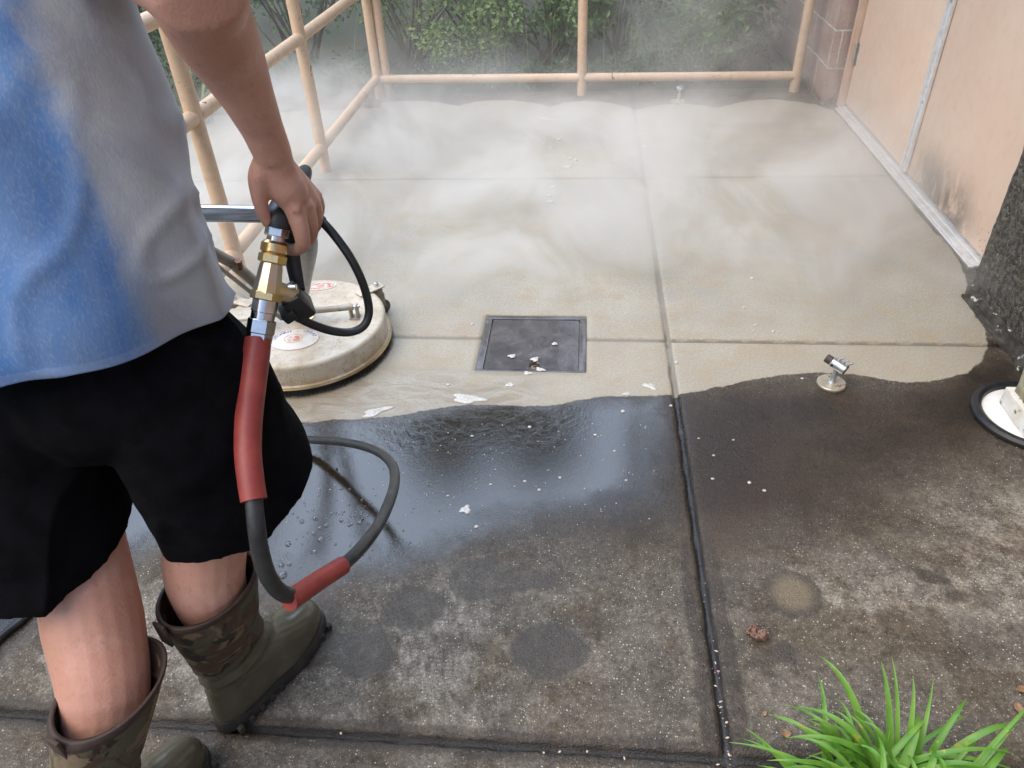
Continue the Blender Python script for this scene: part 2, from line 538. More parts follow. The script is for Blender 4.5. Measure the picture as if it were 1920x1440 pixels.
    c_dirty = t.mix(t.math('MULTIPLY', dk, .9), c_dirty, t.mix(1.0, c_dirty, (.40, .32, .22), 'MULTIPLY'))
    c_dirty = t.mix(t.math('MULTIPLY', spot, t.math('SUBTRACT', 1.0, wetn)), c_dirty, t.mix(.35, t.mix(1.0, c_dirty, (.40, .37, .33), 'MULTIPLY'), (.075, .060, .042)))
    c_dirty = t.mix(t.math('MULTIPLY', t.step(t.attr('tan'), .15, .75), .75), c_dirty, t.mix(k1, (.065, .052, .030), (.19, .15, .088)))
    # clean / dirty boundary
    csd = t.math('ADD', t.attr('clean'), t.math('ADD', t.math('MULTIPLY', t.math('SUBTRACT', t.noise(70, 5, .7), .5), .014), t.math('MULTIPLY', t.math('SUBTRACT', t.noise(13, 3), .5), .03)))
    clean = t.step(csd, -.003, .004)
    # thin run-off of brown water on the cleaned strip beside the cleaner
    pos = t.xyz()
    flow = t.math('MULTIPLY', t.step(pos[1], 1.98, 1.80), t.step(pos[0], .05, -.25))
    flown = t.noise(7, 6, .65, 1.5, v=t.mapv(t.obj, (1, 2.4, 1), rot=(0, 0, -.35)))
    c_clean = t.mix(t.math('MULTIPLY', flow, t.step(flown, .35, .7)), c_clean, (.20, .165, .11))
    near = t.step(pos[1], 2.5, 1.9)
    c_clean = t.mix(t.math('MULTIPLY', near, .35), c_clean, (.36, .30, .215))
    col = t.mix(clean, c_dirty, c_clean)
    # groove grime
    gr = t.step(t.attr('joint'), .0125, .007)
    col = t.mix(t.math('MULTIPLY', gr, t.step(clean, 0, 1, .93, .5)), col, t.mix(clean, (.018, .017, .016), (.10, .092, .08)))
    # --- water film
    fsd = t.math('ADD', t.attr('film'), t.math('MULTIPLY', t.math('SUBTRACT', n_mid, .5), .16))
    film = t.math('MULTIPLY', t.step(fsd, -.10, .10), t.math('SUBTRACT', 1.0, clean))
    col = t.mix(t.math('MULTIPLY', film, .72), col, (.017, .014, .010))
    runoff = t.math('MULTIPLY', t.math('MULTIPLY', clean, flow), .8)
    rough_dry = t.step(n_fine, .3, .7, .72, .92)
    rough_damp = t.step(grain2, .35, .65, .22, .48)
    rough = t.mix(t.math('MULTIPLY', t.math('MAXIMUM', wetn, spot), t.math('SUBTRACT', 1.0, clean)), rough_dry, rough_damp)
    rough = t.mix(t.math('MULTIPLY', clean, .55), rough, (.45, .45, .45))
    rough = t.mix(runoff, rough, (.12, .12, .12))
    pud = t.math('MAXIMUM', film, t.math('MULTIPLY', t.step(t.attr('jointx'), .0045, .0030), t.step(pos[1], 2.4, 2.0)))
    rough = t.mix(pud, rough, t.step(grain2, .3, .7, .03, .09))
    # bumps: grit where it is dry, ripples where the film lies
    hgt = t.math('ADD', t.math('MULTIPLY', grain2, .9), t.math('MULTIPLY', n_fine, .8))
    hgt = t.math('ADD', hgt, t.math('MULTIPLY', t.math('SUBTRACT', 1.0, vor), .35))
    bdry = t.bump(hgt, t.step(clean, 0, 1, .75, .30), .0035)
    rip = t.noise(34, 5, .65, .5)
    ripz = t.math('MULTIPLY', t.step(t.attr('clean'), -.30, -.02), t.step(pos[0], .2, -.15))
    hrip = t.math('ADD', t.math('MULTIPLY', rip, t.step(ripz, 0, 1, .08, 1.3)), t.math('MULTIPLY', grain2, .19))
    bwet = t.bump(hrip, .16, .006)
    flowb = t.bump(flown, .5, .012)
    nm = t.n.new('ShaderNodeMix'); nm.data_type = 'VECTOR'
    t.L(pud, nm.inputs['Factor']); t.L(bdry, nm.inputs[4]); t.L(bwet, nm.inputs[5])
    nm2 = t.n.new('ShaderNodeMix'); nm2.data_type = 'VECTOR'
    t.L(runoff, nm2.inputs['Factor']); t.L(nm.outputs[1], nm2.inputs[4]); t.L(flowb, nm2.inputs[5])
    t.set(Base_Color=col, Roughness=rough, Normal=nm2.outputs[1])
    t.set(Specular_IOR_Level=t.step(pud, 0, 1, .5, .68))
    return t.m
PAVE = pavement_mat()
link('pavement', me, PAVE)
tag(bpy.data.objects['pavement'], 'concrete patio slabs, pale where washed and dark where dirty or wet', None, None, 'structure')

SOIL = simple('soil', (.045, .065, .025), (.07, .055, .035), .95, nscale=3, bscale=30, bstr=.8, bdist=.03)
mb = MB()
mb.rings([[(r * math.cos(a), r * math.sin(a), -.03 - r * .0004) for a in np.linspace(0, 2 * math.pi, 48, endpoint=False)] for r in (120, 40, 12, 1)], cap0=False)
g = mb.build('ground', SOIL, smooth=False)
tag(g, 'dark soil round the patio', None, None, 'structure')
mb = MB()
mb.box((-.82, 1.79, -.0195), (5.0, 6.42, .002))
sb = mb.build('pavement_bed', simple('bed', (.03, .028, .025)), smooth=False)
tag(sb, 'packed bed under the patio slabs', None, None, 'structure')

# ================================================================== BUILDING: far block wall, door pair, threshold, near pier, added canopy
def block_mat(name, c1, c2, c3, axis_rot, moss=None, wet=0):
    t = NT(name)
    p = t.xyz()
    n1 = t.noise(5, 6, .65)
    n2 = t.noise(38, 5, .7)
    n3 = t.noise(150, 4, .7)
    col = t.mix(t.step(n1, .35, .65), c1, c2)
    col = t.mix(t.step(n2, .52, .72), col, c3)
    col = t.mix(t.math('MULTIPLY', t.step(n3, .6, .75), .55), col, (.45, .43, .40))
    # mortar beds every 0.2 m (blocks 0.4 long, half bond)
    fz = t.math('FRACT', t.math('DIVIDE', t.math('SUBTRACT', p[2], .205), .2))
    ez = t.math('MINIMUM', fz, t.math('SUBTRACT', 1.0, fz))
    row = t.math('FLOOR', t.math('DIVIDE', t.math('SUBTRACT', p[2], .205), .2))
    fy = t.math('FRACT', t.math('ADD', t.math('DIVIDE', t.math('ADD', p[1], p[0]), .4), t.math('MULTIPLY', t.math('MODULO', row, 2.0), .5)))
    ey = t.math('MINIMUM', fy, t.math('SUBTRACT', 1.0, fy))
    jn = t.math('MAXIMUM', t.step(t.math('ADD', ez, t.math('MULTIPLY', n2, .02)), .045, .03), t.math('MULTIPLY', t.step(ey, .016, .01), .8))
    colj = t.mix(t.step(n2, .35, .6), (.42, .40, .37), (.68, .67, .64)) if not moss else (.06, .055, .04)
    col = t.mix(jn, col, colj)
    # lime streaks
    st = t.noise(9, 5, .7, v=t.mapv(t.obj, (5, 5, .6)))
    if not moss:
        col = t.mix(t.math('MULTIPLY', t.step(st, .60, .72), .65), col, (.62, .60, .58))
    if moss:
        col = t.mix(t.math('MULTIPLY', t.step(t.noise(11, 5, .7), .5, .68), .8), col, moss)
    if moss:
        col = t.mix(.8, col, t.mix(t.step(t.noise(52, 6, .82), .43, .57), (.010, .009, .008), (.17, .15, .12)))
        col = t.mix(t.math('MULTIPLY', t.step(t.noise(6, 4, .6), .52, .66), .55), col, (.075, .068, .028))
        fl = t.math('MULTIPLY', t.step(t.voro(110), .30, .16), t.step(t.xyz(t.voro(110, out='Color'))[0], .70, .78))
        col = t.mix(t.math('MULTIPLY', fl, .8), col, (.42, .40, .36))
        col = t.mix(t.step(t.noise(75, 5, .8), .50, .60), col, t.mix(1.0, col, (.25, .23, .22), 'MULTIPLY'))
    rr = t.step(n2, .3, .7, .95 - wet * .55, .7 - wet * .4)
    h = t.math('ADD', t.math('MULTIPLY', n2, 1.2), t.math('ADD', t.math('MULTIPLY', n3, .5), t.math('MULTIPLY', jn, -.4)))
    t.set(Base_Color=col, Roughness=rr, Normal=t.bump(h, 1.0, .012))
    return t.m
BLK_FAR = block_mat('block_wall', (.36, .25, .215), (.44, .33, .29), (.27, .185, .16), 0)
BLK_DARK = block_mat('block_mossy', (.018, .015, .013), (.055, .046, .037), (.13, .115, .09), 0, moss=(.075, .070, .028), wet=.85)
BLK_PALE = simple('pier_pale', (.30, .26, .15), (.52, .47, .32), .9, nscale=16, c3=(.10, .085, .04), c3scale=22, c3lo=.55, c3hi=.64, bscale=60, bstr=.7, bdist=.008)

def rough_box(mb, lo, hi, step=.05, amp=.004, seed=0):
    """box whose faces are finely divided and slightly uneven"""
    bm = mb.bm
    lo = Vector(lo); hi = Vector(hi)
    n0 = len(bm.verts)
    def face(o, u, v, nrm):
        nu = max(2, int(u.length / step)); nv = max(2, int(v.length / step))
        g = []
        for i in range(nu + 1):
            row = []
            for j in range(nv + 1):
                p = o + u * (i / nu) + v * (j / nv)
                row.append(bm.verts.new(p))
            g.append(row)
        for i in range(nu):
            for j in range(nv):
                bm.faces.new((g[i][j], g[i + 1][j], g[i + 1][j + 1], g[i][j + 1]))
    d = hi - lo
    X, Y, Zv = Vector((d.x, 0, 0)), Vector((0, d.y, 0)), Vector((0, 0, d.z))
    face(lo, Y, Zv, 0); face(lo + X, Y, Zv, 0); face(lo, X, Zv, 0); face(lo + Y, X, Zv, 0); face(lo + Zv, X, Y, 0); face(lo, X, Y, 0)
    bmesh.ops.remove_doubles(bm, verts=bm.verts[:], dist=1e-4)
    c = (lo + hi) / 2
    for v in bm.verts:
        q = v.co
        k = mnoise.noise(q * 14 + Vector((seed, 0, 0))) * amp + mnoise.noise(q * 47) * amp * .9 + (mnoise.noise(q * 95) * amp * .6 if step < .03 else 0)
        dv = Vector((q.x - c.x, q.y - c.y, 0))
        n = Vector((1 if abs(dv.x) / d.x > abs(dv.y) / d.y else 0, 0, 0)) * (1 if dv.x > 0 else -1) if abs(abs(dv.x) - d.x / 2) < 1e-3 else Vector((0, 0, 0))
        if abs(abs(dv.y) - d.y / 2) < 1e-3:
            n = n + Vector((0, 1 if dv.y > 0 else -1, 0))
        v.co = q + n * k
    return mb

mb = MB(); rough_box(mb, (1.383, 4.62, 0), (1.70, 7.6, 2.62), .06, .006)
far = mb.build('block_wall', BLK_FAR, origin=(1.54, 6.1, 0), sharp=0)
tag(far, 'pink brown split block wall with white mortar beyond the far door jamb', 'wall')
mb = MB(); rough_box(mb, (1.375, 1.80, 0), (1.75, 2.435, 2.62), .014, .0055, 5)
near = mb.build('block_pier', BLK_DARK, origin=(1.55, 2.2, 0), sharp=0)
tag(near, 'dark wet mossy block pier at the near edge of the door', 'pier')
# peeling flashing along its foot
FLASH = simple('flashing', (.030, .027, .022), (.085, .078, .066), .6, nscale=30, c3=(.70, .68, .62), c3scale=26, c3lo=.60, c3hi=.66, bscale=80, bstr=.6)
mb = MB(); rough_box(mb, (1.352, 1.80, 0), (1.376, 2.425, .034), .02, .004, 3)
rough_box(mb, (1.336, 1.80, 0), (1.356, 2.40, .010), .02, .004, 4)
mb.build('base_strip', FLASH, near)
mb = MB(); rough_box(mb, (1.216, 1.30, .066), (1.60, 1.762, 2.62), .035, .006, 9)
post = mb.build('masonry_post', BLK_PALE, origin=(1.4, 1.55, 0), sharp=0)
tag(post, 'pale yellowish stained masonry post on a white base by the right edge', 'post')
WHITE_OLD = simple('old_white_paint', (.72, .71, .66), (.60, .57, .48), .6, nscale=25, c3=(.20, .12, .06), c3scale=30, c3lo=.60, c3hi=.68, bscale=70, bstr=.4)
WHITE_PLATE = simple('white_plate', (.80, .80, .79), (.70, .70, .68), .45, nscale=12, bscale=60, bstr=.2)
BLACK_RUB = simple('black_rubber', (.012, .012, .013), (.022, .022, .024), .42, nscale=40, bscale=160, bstr=.15)
mb = MB(); mb.box((1.402, 1.55, .040), (.40, .465, .058), bevel=.004)
mb.build('base_box', WHITE_OLD, post)
mb = MB(); mb.lathe((1.268, 1.722, 0), [(.10, .001), (.128, .002), (.128, .010), (.0, .0102)], 48)
mb.build('base_plate', WHITE_PLATE, post)
mb = MB(); mb.lathe((1.268, 1.722, 0), [(.130, .001), (.150, .001), (.156, .008), (.156, .016), (.150, .024), (.140, .026), (.130, .020), (.127, .010)], 56)
mb.build('rubber_ring', BLACK_RUB, post)

# door pair
def door_mat(mildew):
    t = NT('peach_door')
    p = t.xyz()
    n1 = t.noise(3, 5, .6); n2 = t.noise(22, 5, .65)
    col = t.mix(t.step(n1, .35, .65), (.70, .52, .405), (.73, .57, .45))
    col = t.mix(t.math('MULTIPLY', t.step(n2, .5, .75), .35), col, (.58, .46, .30))
    low = t.step(p[2], .42, .02)
    my = t.math('MULTIPLY', t.step(p[1], -.34, -.08), t.step(p[1], .50, .20))
    n3 = t.noise(7, 6, .7, .6, v=t.mapv(t.obj, (1, 1, .75)))
    mold = t.math('MULTIPLY', t.math('MULTIPLY', my, t.step(p[2], .26, .03)), t.step(n3, .32, .56))
    col = t.mix(t.math('MULTIPLY', mold, .88 * mildew), col, (.115, .100, .072))
    st = t.noise(16, 5, .7, v=t.mapv(t.obj, (1, 4, .35)))
    col = t.mix(t.math('MULTIPLY', t.math('MULTIPLY', low, t.step(st, .52, .74)), .28), col, (.40, .32, .21))
    sp = t.math('MULTIPLY', t.math('MULTIPLY', t.step(t.voro(55), .22, .12), t.step(t.noise(9, 3), .5, .6)), t.step(p[2], .22, .05))
    col = t.mix(t.math('MULTIPLY', sp, .8), col, (.10, .07, .05))
    t.set(Base_Color=col, Roughness=t.step(n2, .3, .7, .38, .55), Normal=t.bump(t.noise(170, 3), .12, .002))
    return t.m
DOOR_CLEAN, DOOR_MILDEW = door_mat(.12), door_mat(1.0)
ALU = simple('aluminium', (.78, .80, .81), (.66, .68, .69), .36, .35, nscale=30, bscale=90, bstr=.1, c3=(.25, .22, .18), c3scale=40, c3lo=.66, c3hi=.74)
FRAME_P = simple('peach_frame', (.60, .43, .33), (.54, .38, .28), .45, nscale=14, bscale=90, bstr=.15)
STEEL = simple('steel', (.55, .55, .55), (.42, .42, .42), .32, 1.0, nscale=30)
doors = [('peach metal door leaf with a hinge, beyond the aluminium strip', 3.515, 4.535), ('peach metal door leaf with black mildew along its foot, nearer the mossy pier', 2.605, 3.480)]
for i, (lab, y0, y1) in enumerate(doors):
    d = thing('door', (1.50, (y0 + y1) / 2, .022), lab, 'door', 'leaves of the peach double door')
    mb = MB(); mb.box((1.512, (y0 + y1) / 2, 1.08), (.04, y1 - y0, 2.10), bevel=.002)
    mb.build('leaf_panel', DOOR_MILDEW if i else DOOR_CLEAN, d)
    if i == 0:
        mb = MB()
        for hz in (.30, 1.1, 1.85):
            mb.cyl((1.484, 4.538, hz - .06), (1.484, 4.538, hz + .06), .009, 12, bevel=.002)
            mb.box((1.4905, 4.525, hz), (.003, .03, .115))
        mb.build('hinge', STEEL, d)
ast = thing('door_strip', (1.48, 3.4975, .022), 'vertical aluminium strip covering the gap between two peach doors', 'door strip')
mb = MB(); mb.box((1.482, 3.4975, 1.08), (.016, .050, 2.09), bevel=.003); mb.build('strip_plate', ALU, ast)
mb = MB(); mb.box((1.471, 3.505, 1.08), (.008, .018, 2.085), bevel=.003); mb.build('strip_rib', ALU, ast)
mb = MB()
for z in (.35, .75, 1.15, 1.55): mb.lathe((1.4735, 3.482, z), [(.006, 0), (.005, .003), (.0, .004)], 12, axis=(-1, 0, 0))
mb.build('strip_screw', STEEL, ast)
th = thing('threshold', (1.46, 3.57, 0), 'ribbed aluminium threshold along the foot of the peach doors', 'threshold')
mb = MB()
for x0, x1, h in ((1.437, 1.449, .009), (1.451, 1.473, .014), (1.475, 1.499, .019), (1.501, 1.535, .021)):
    mb.box(((x0 + x1) / 2, 3.57, h / 2), (x1 - x0, 1.93, h), bevel=.002)
mb.box((1.486, 3.57, .003), (.098, 1.93, .006))
mb.build('threshold_plate', ALU, th)
jm = thing('door_frame', (1.5, 4.56, 0), 'peach metal frame of the double door against the pink block wall', 'door frame')
mb = MB(); mb.box((1.490, 4.570, 1.15), (.05, .058, 2.28), bevel=.002); mb.box((1.462, 4.562, 1.15), (.010, .034, 2.279), bevel=.002)
mb.build('far_jamb', FRAME_P, jm)
mb = MB(); mb.box((1.53, 3.57, 2.22), (.11, 1.90, .12), bevel=.003); mb.build('head', FRAME_P, jm)
mb = MB(); mb.box((1.60, 3.60, 2.46), (.2, 2.03, .33)); lw = mb.build('lintel_wall', BLK_FAR, smooth=False)
tag(lw, 'block wall over the peach double door', 'wall')
PLASTER = simple('canopy_paint', (.40, .36, .31), (.35, .31, .27), .8, nscale=6, bscale=50)
mb = MB(); mb.box((1.04, 3.3, 2.71), (1.23, 3.4, .16))  # unseen canopy, added to darken the reflection right of the wet film
rf = mb.build('added_canopy', PLASTER, origin=(.98, 3.3, 2.71), smooth=False)
tag(rf, 'unseen flat canopy over the peach double door, added for its dark reflection', 'canopy')
mb = MB(); rough_box(mb, (1.42, -2.6, 0), (1.75, 1.29, 2.62), .2, .004, 3)
w = mb.build('house_wall', BLK_FAR, origin=(1.6, -.6, 0), sharp=0)
tag(w, 'block wall of the building beside the camera', 'wall')

# ================================================================== RAILING
def rail_mat():
    t = NT('peach_rail_paint')
    n1 = t.noise(8, 5, .6); n2 = t.noise(30, 5, .7)
    col = t.mix(t.step(n1, .35, .65), (.66, .475, .32), (.60, .435, .295))
    col = t.mix(t.math('MULTIPLY', t.step(n2, .48, .70), .5), col, (.42, .32, .23))
    chip = t.step(t.noise(23, 4, .6, .5), .685, .70)
    col = t.mix(chip, col, (.10, .055, .03))
    sp = t.math('MULTIPLY', t.step(t.voro(95), .2, .1), t.step(t.noise(14, 3), .52, .6))
    col = t.mix(t.math('MULTIPLY', sp, .7), col, (.13, .08, .05))
    t.set(Base_Color=col, Roughness=t.step(n2, .3, .7, .32, .5), Normal=t.bump(t.math('ADD', n2, t.math('MULTIPLY', chip, -1.5)), .15, .004))
    return t.m
RAIL = rail_mat()
RR = .029
def railing(name, posts, rails, label, top):
    o = thing(name, (posts[0][0], posts[0][1], 0), label, 'railing')
    for p in posts:
        mb = MB(); mb.cyl((p[0], p[1], -.012), (p[0], p[1], top), RR, 24)
        mb.build('post', RAIL, o)
    for a, b, r in rails:
        mb = MB(); mb.cyl(a, b, r, 24)
        mb.build('rail', RAIL, o)
    return o
side_posts = [(-1.345, 4.905), (-1.338, 3.635), (-1.338, 2.475), (-1.338, 1.30), (-1.338, .10)]
srails = []
for zr in (.125, .642, 1.02):
    for a, b in zip(side_posts, side_posts[1:]):
        srails.append(((a[0], a[1] - RR * .6, zr), (b[0], b[1] + RR * .6, zr), RR * .93))
srails[8:] = []
for a, b in zip(side_posts, side_posts[1:]):
    srails.append(((a[0], a[1] - RR * .6, .962), (b[0], b[1] + RR * .6, .962), RR * .93))
railing('side_railing', side_posts, srails, 'peach pipe railing with three rails along the open side of the patio, behind the worker', .975)
back_posts = [(-1.285, 4.935), (-.030, 4.90), (1.284, 4.90)]
br = []
for zr in (.105, .62, .962):
    br += [((-1.33, 4.905, zr + .012), (-.045, 4.90, zr), RR * .93), ((-.015, 4.90, zr), (1.272, 4.90, zr - .012), RR * .93)]
railing('back_railing', [(-1.292, 4.93), (-.030, 4.90), (1.284, 4.90)], br, 'peach pipe railing across the far end of the patio in front of the shrubs', .975)

# ================================================================== DRAIN COVER, DOOR HOLDERS
def wet_metal(name, c1, c2, r1, r2):
    t = NT(name)
    n = t.noise(14, 5, .6, .8); n2 = t.noise(180, 3)
    col = t.mix(t.step(n, .35, .65), c1, c2)
    hn = t.math('ADD', t.noise(18, 4, .6, 1.4), t.math('MULTIPLY', n2, .12))
    t.set(Base_Color=col, Roughness=t.step(n, .3, .7, r1, r2), Normal=t.bump(hn, .3, .006))
    return t.m
PLATE_M = wet_metal('drain_plate', (.066, .062, .063), (.098, .090, .088), .14, .30)
px0, px1, py0, py1 = PLATE
dr = thing('drain_cover', ((px0 + px1) / 2, (py0 + py1) / 2, -.01), 'square dark metal drain cover with a round hole, set in the washed concrete', 'drain cover')
mb = MB()
fw = .022
for c, sz in ((((px0 + px1) / 2, py1 - fw / 2, -.006), (px1 - px0, fw, .010)), (((px0 + px1) / 2, py0 + fw / 4, -.006), (px1 - px0, fw / 2, .010)),
              ((px0 + fw / 2, (py0 + py1) / 2 - fw / 4, -.006), (fw, py1 - py0 - fw * 1.5 - .0005, .010)), ((px1 - fw / 2, (py0 + py1) / 2 - fw / 4, -.006), (fw, py1 - py0 - fw * 1.5 - .0005, .010))):
    mb.box(c, sz, bevel=.001)
mb.build('frame', PLATE_M, dr)
# plate with a real hole
hx, hy, hr = -.150, 1.945, .017
mb = MB()
x0, x1, y0, y1 = px0 + fw + .004, px1 - fw - .004, py0 + fw / 2 + .003, py1 - fw - .004
out = []
NK = 48
for k in range(NK):
    a = 2 * math.pi * k / NK
    dx, dy = math.cos(a), math.sin(a)
    s_ = min(((x1 - hx) / dx) if dx > 1e-9 else 1e9, ((x0 - hx) / dx) if dx < -1e-9 else 1e9, ((y1 - hy) / dy) if dy > 1e-9 else 1e9, ((y0 - hy) / dy) if dy < -1e-9 else 1e9)
    out.append((hx + dx * s_, hy + dy * s_))
for cx_, cy_ in ((x0, y0), (x0, y1), (x1, y0), (x1, y1)):
    k = min(range(NK), key=lambda i: math.hypot(out[i][0] - cx_, out[i][1] - cy_))
    out[k] = (cx_, cy_)
zt, zb = -.0025, -.0105
hole = [(hx + hr * math.cos(2 * math.pi * k / NK), hy + hr * math.sin(2 * math.pi * k / NK)) for k in range(NK)]
mb.rings([[(x, y, zb) for x, y in out], [(x, y, zt) for x, y in out], [(hx + (x - hx) * 1.25, hy + (y - hy) * 1.25, zt) for x, y in hole], [(x, y, zt - .003) for x, y in hole], [(x, y, zb) for x, y in hole]], cap0=False, cap1=False)
mb.build('plate', PLATE_M, dr, sharp=25)
mb = MB(); mb.lathe((hx, hy, 0), [(.017, -.0105), (.013, -.008), (.010, -.006), (.0, -.005)], 20); mb.box((hx + .003, hy - .003, -.004), (.012, .005, .004), bevel=.001)
mb.build('lift_bolt', simple('bolt', (.10, .07, .05), (.2, .16, .11), .4, .6, nscale=40), dr)

ZINC = simple('zinc', (.60, .64, .66), (.48, .50, .52), .30, .85, nscale=35, bscale=100, bstr=.1)
DISC = simple('stained_disc', (.40, .36, .27), (.52, .49, .42), .35, .55, nscale=40, c3=(.22, .09, .03), c3scale=30, c3lo=.58, c3hi=.66)
BUMPER = simple('bumper_brown', (.055, .038, .032), (.08, .055, .045), .6, nscale=60)
def holder(c, name, label, sc, yaw, up):
    c = Vector(c)
    o = thing(name, c, label, 'door holder', 'floor mounted door holders')
    s = sc
    mb = MB(); mb.lathe(c, [(.040 * s, .0), (.042 * s, .002 * s), (.042 * s, .008 * s), (.040 * s, .010 * s), (0, .0112 * s)], 40)
    mb.build('base_disc', DISC, o)
    lean = Vector((.006, .004, 0)) * s
    mb = MB(); mb.cyl(c + Vector((0, 0, .010 * s)), c + lean + Vector((0, 0, .060 * s)), .0078 * s, 20)
    mb.cyl(c + Vector((0, 0, .010 * s)), c + Vector((0, 0, .015 * s)), .012 * s, 20, r2=.009 * s)
    mb.build('stem', ZINC, o)
    h = c + lean + Vector((0, 0, .070 * s))
    ax = Vector((math.cos(yaw), math.sin(yaw), up)).normalized()
    mb = MB(); mb.cyl(h - ax * .020 * s, h + ax * .026 * s, .0165 * s, 28, bevel=.002 * s)
    mb.build('barrel', ZINC, o)
    mb = MB(); mb.cyl(h + ax * .026 * s, h + ax * .029 * s, .0150 * s, 28); mb.build('bumper', BUMPER, o)
    mb = MB(); mb.cyl(h - ax * .040 * s, h - ax * .020 * s, .0135 * s, 28, bevel=.002 * s); mb.build('bumper', BUMPER, o)
    sd = ax.cross(Vector((0, 0, 1))).normalized()
    if sd.y > 0: sd = -sd
    mb = MB()
    mb.lathe(h - ax * .012 * s + sd * .0158 * s, [(.0042 * s, 0), (.0042 * s, .0015 * s), (0, .002 * s)], 14, axis=sd)
    mb.build('set_screw', BLACK_RUB, o)
    u = sd.cross(ax)
    if u.z < 0: u = -u
    mb = MB()
    for k, off in enumerate((-.006, .008)):
        b = h + ax * off * s + u * .015 * s
        mb.tube([b, b + u * .010 * s + ax * .004 * s, b + u * .018 * s + ax * .010 * s], [.0035 * s, .003 * s, .002 * s], 10, smooth=4)
    b = h + ax * .018 * s + u * .013 * s
    mb.tube([b, b + u * .022 * s + ax * .016 * s], [.0032 * s, .0022 * s], 10)
    mb.build('hook', ZINC, o)
    return o
holder((0.7580,1.8672,0.0000), 'door_holder', 'small zinc door holder on a stained disc at the edge of the washed patch', 1.0, R(-38), -.28)
holder((0.5581,4.7109,0.0000), 'door_holder', 'small grey door holder far off on the dirty strip below the back rail', 1.05, R(-60), -.1)

# ================================================================== SURFACE CLEANER
DECK_C = Vector((-.930, 2.030, 0))
def deck_mat():
    t = NT('deck_white')
    p = t.xyz()
    n1 = t.noise(9, 5, .65); n2 = t.noise(45, 5, .7)
    col = t.mix(t.step(n1, .4, .7), (.55, .50, .41), (.43, .37, .27))
    col = t.mix(t.math('MULTIPLY', t.step(n2, .50, .68), .6), col, (.33, .25, .14))
    sp = t.math('MULTIPLY', t.step(t.voro(130), .26, .14), t.step(t.noise(11, 4), .52, .62))
    col = t.mix(t.math('MULTIPLY', sp, .85), col, (.035, .025, .018))
    drip = t.noise(10, 5, .7, v=t.mapv(t.obj, (1, 1, .5)))
    low = t.math('MULTIPLY', t.step(p[2], .075, .02), t.step(drip, .42, .6))
    col = t.mix(t.math('MULTIPLY', low, .8), col, (.34, .20, .06))
    dr2 = t.math('MULTIPLY', t.step(t.noise(16, 4, .6, v=t.mapv(t.obj, (1, 1, .25))), .60, .66), t.step(p[2], .09, .05))
    col = t.mix(t.math('MULTIPLY', dr2, .7), col, (.16, .08, .025))
    t.set(Base_Color=col, Roughness=t.step(n2, .3, .7, .28, .5), Normal=t.bump(n2, .12, .003))
    return t.m
DECK = deck_mat()
BRASS = simple('brass', (.80, .56, .22), (.66, .48, .25), .28, 1.0, nscale=45, bscale=120, bstr=.15, c3=(.35, .25, .13), c3scale=50, c3lo=.6, c3hi=.7)
BRASS_WORN = simple('worn_brass', (.62, .56, .46), (.72, .55, .28), .30, 1.0, nscale=40, lo=.45, hi=.62, bscale=120, bstr=.2)
CHROME = simple('chrome', (.80, .82, .83), (.74, .76, .77), .09, 1.0, nscale=20)
STEEL_B = simple('bright_steel', (.70, .70, .71), (.58, .58, .58), .20, 1.0, nscale=40)
GREY_TUBE = simple('grey_tube', (.20, .215, .23), (.27, .27, .265), .38, .35, nscale=20, c3=(.10, .08, .06), c3scale=60)
ARM_BEIGE = simple('dirty_beige_bar', (.36, .33, .28), (.27, .24, .19), .5, .2, nscale=25, c3=(.14, .10, .06), c3scale=40, bscale=90, bstr=.2)
sc = thing('surface_cleaner', DECK_C, 'round off white surface cleaner with chrome handlebar, standing on the wet concrete', 'surface cleaner')
RD = .276
mb = MB()
mb.lathe(DECK_C, [(RD - .02, .030), (RD + .006, .030), (RD + .006, .034), (RD, .038), (RD - .001, .096), (RD - .003, .103), (RD - .008, .1075), (RD - .016, .1090), (RD - .05, .1080), (.10, .110), (.0, .1105)], 96)
mb.build('deck', DECK, sc)
mb = MB()
mb.lathe(DECK_C, [(RD + .001, .026), (RD + .010, .026), (RD + .0125, .0295), (RD + .010, .033), (RD + .0065, .0335)], 96)
mb.build('lip_band', simple('lip_brassy', (.55, .45, .28), (.42, .30, .14), .32, .8, nscale=12), sc)
rb = random.Random(4)
mb = MB()
mb.lathe(DECK_C, [(RD - .012, .002), (RD - .006, .002), (RD, .027), (RD - .012, .028)], 96)
for k in range(2600):
    a = rb.uniform(0, 2 * math.pi); r0 = RD + rb.uniform(-.006, .008)
    u = Vector((math.cos(a), math.sin(a), 0)); v = Vector((-u.y, u.x, 0))
    L_ = rb.uniform(.0, .016)
    p0 = DECK_C + u * r0 + Vector((0, 0, .028)); p1 = DECK_C + u * (r0 + L_) + v * rb.uniform(-.008, .008) + Vector((0, 0, .001))
    vs = [mb.bm.verts.new(p0 - v * .0016), mb.bm.verts.new(p0 + v * .0016), mb.bm.verts.new(p1)]
    mb.bm.faces.new(vs)
mb.build('brush_skirt', simple('bristles', (.008, .008, .008), (.015, .014, .012), .8, nscale=50), sc, smooth=False)
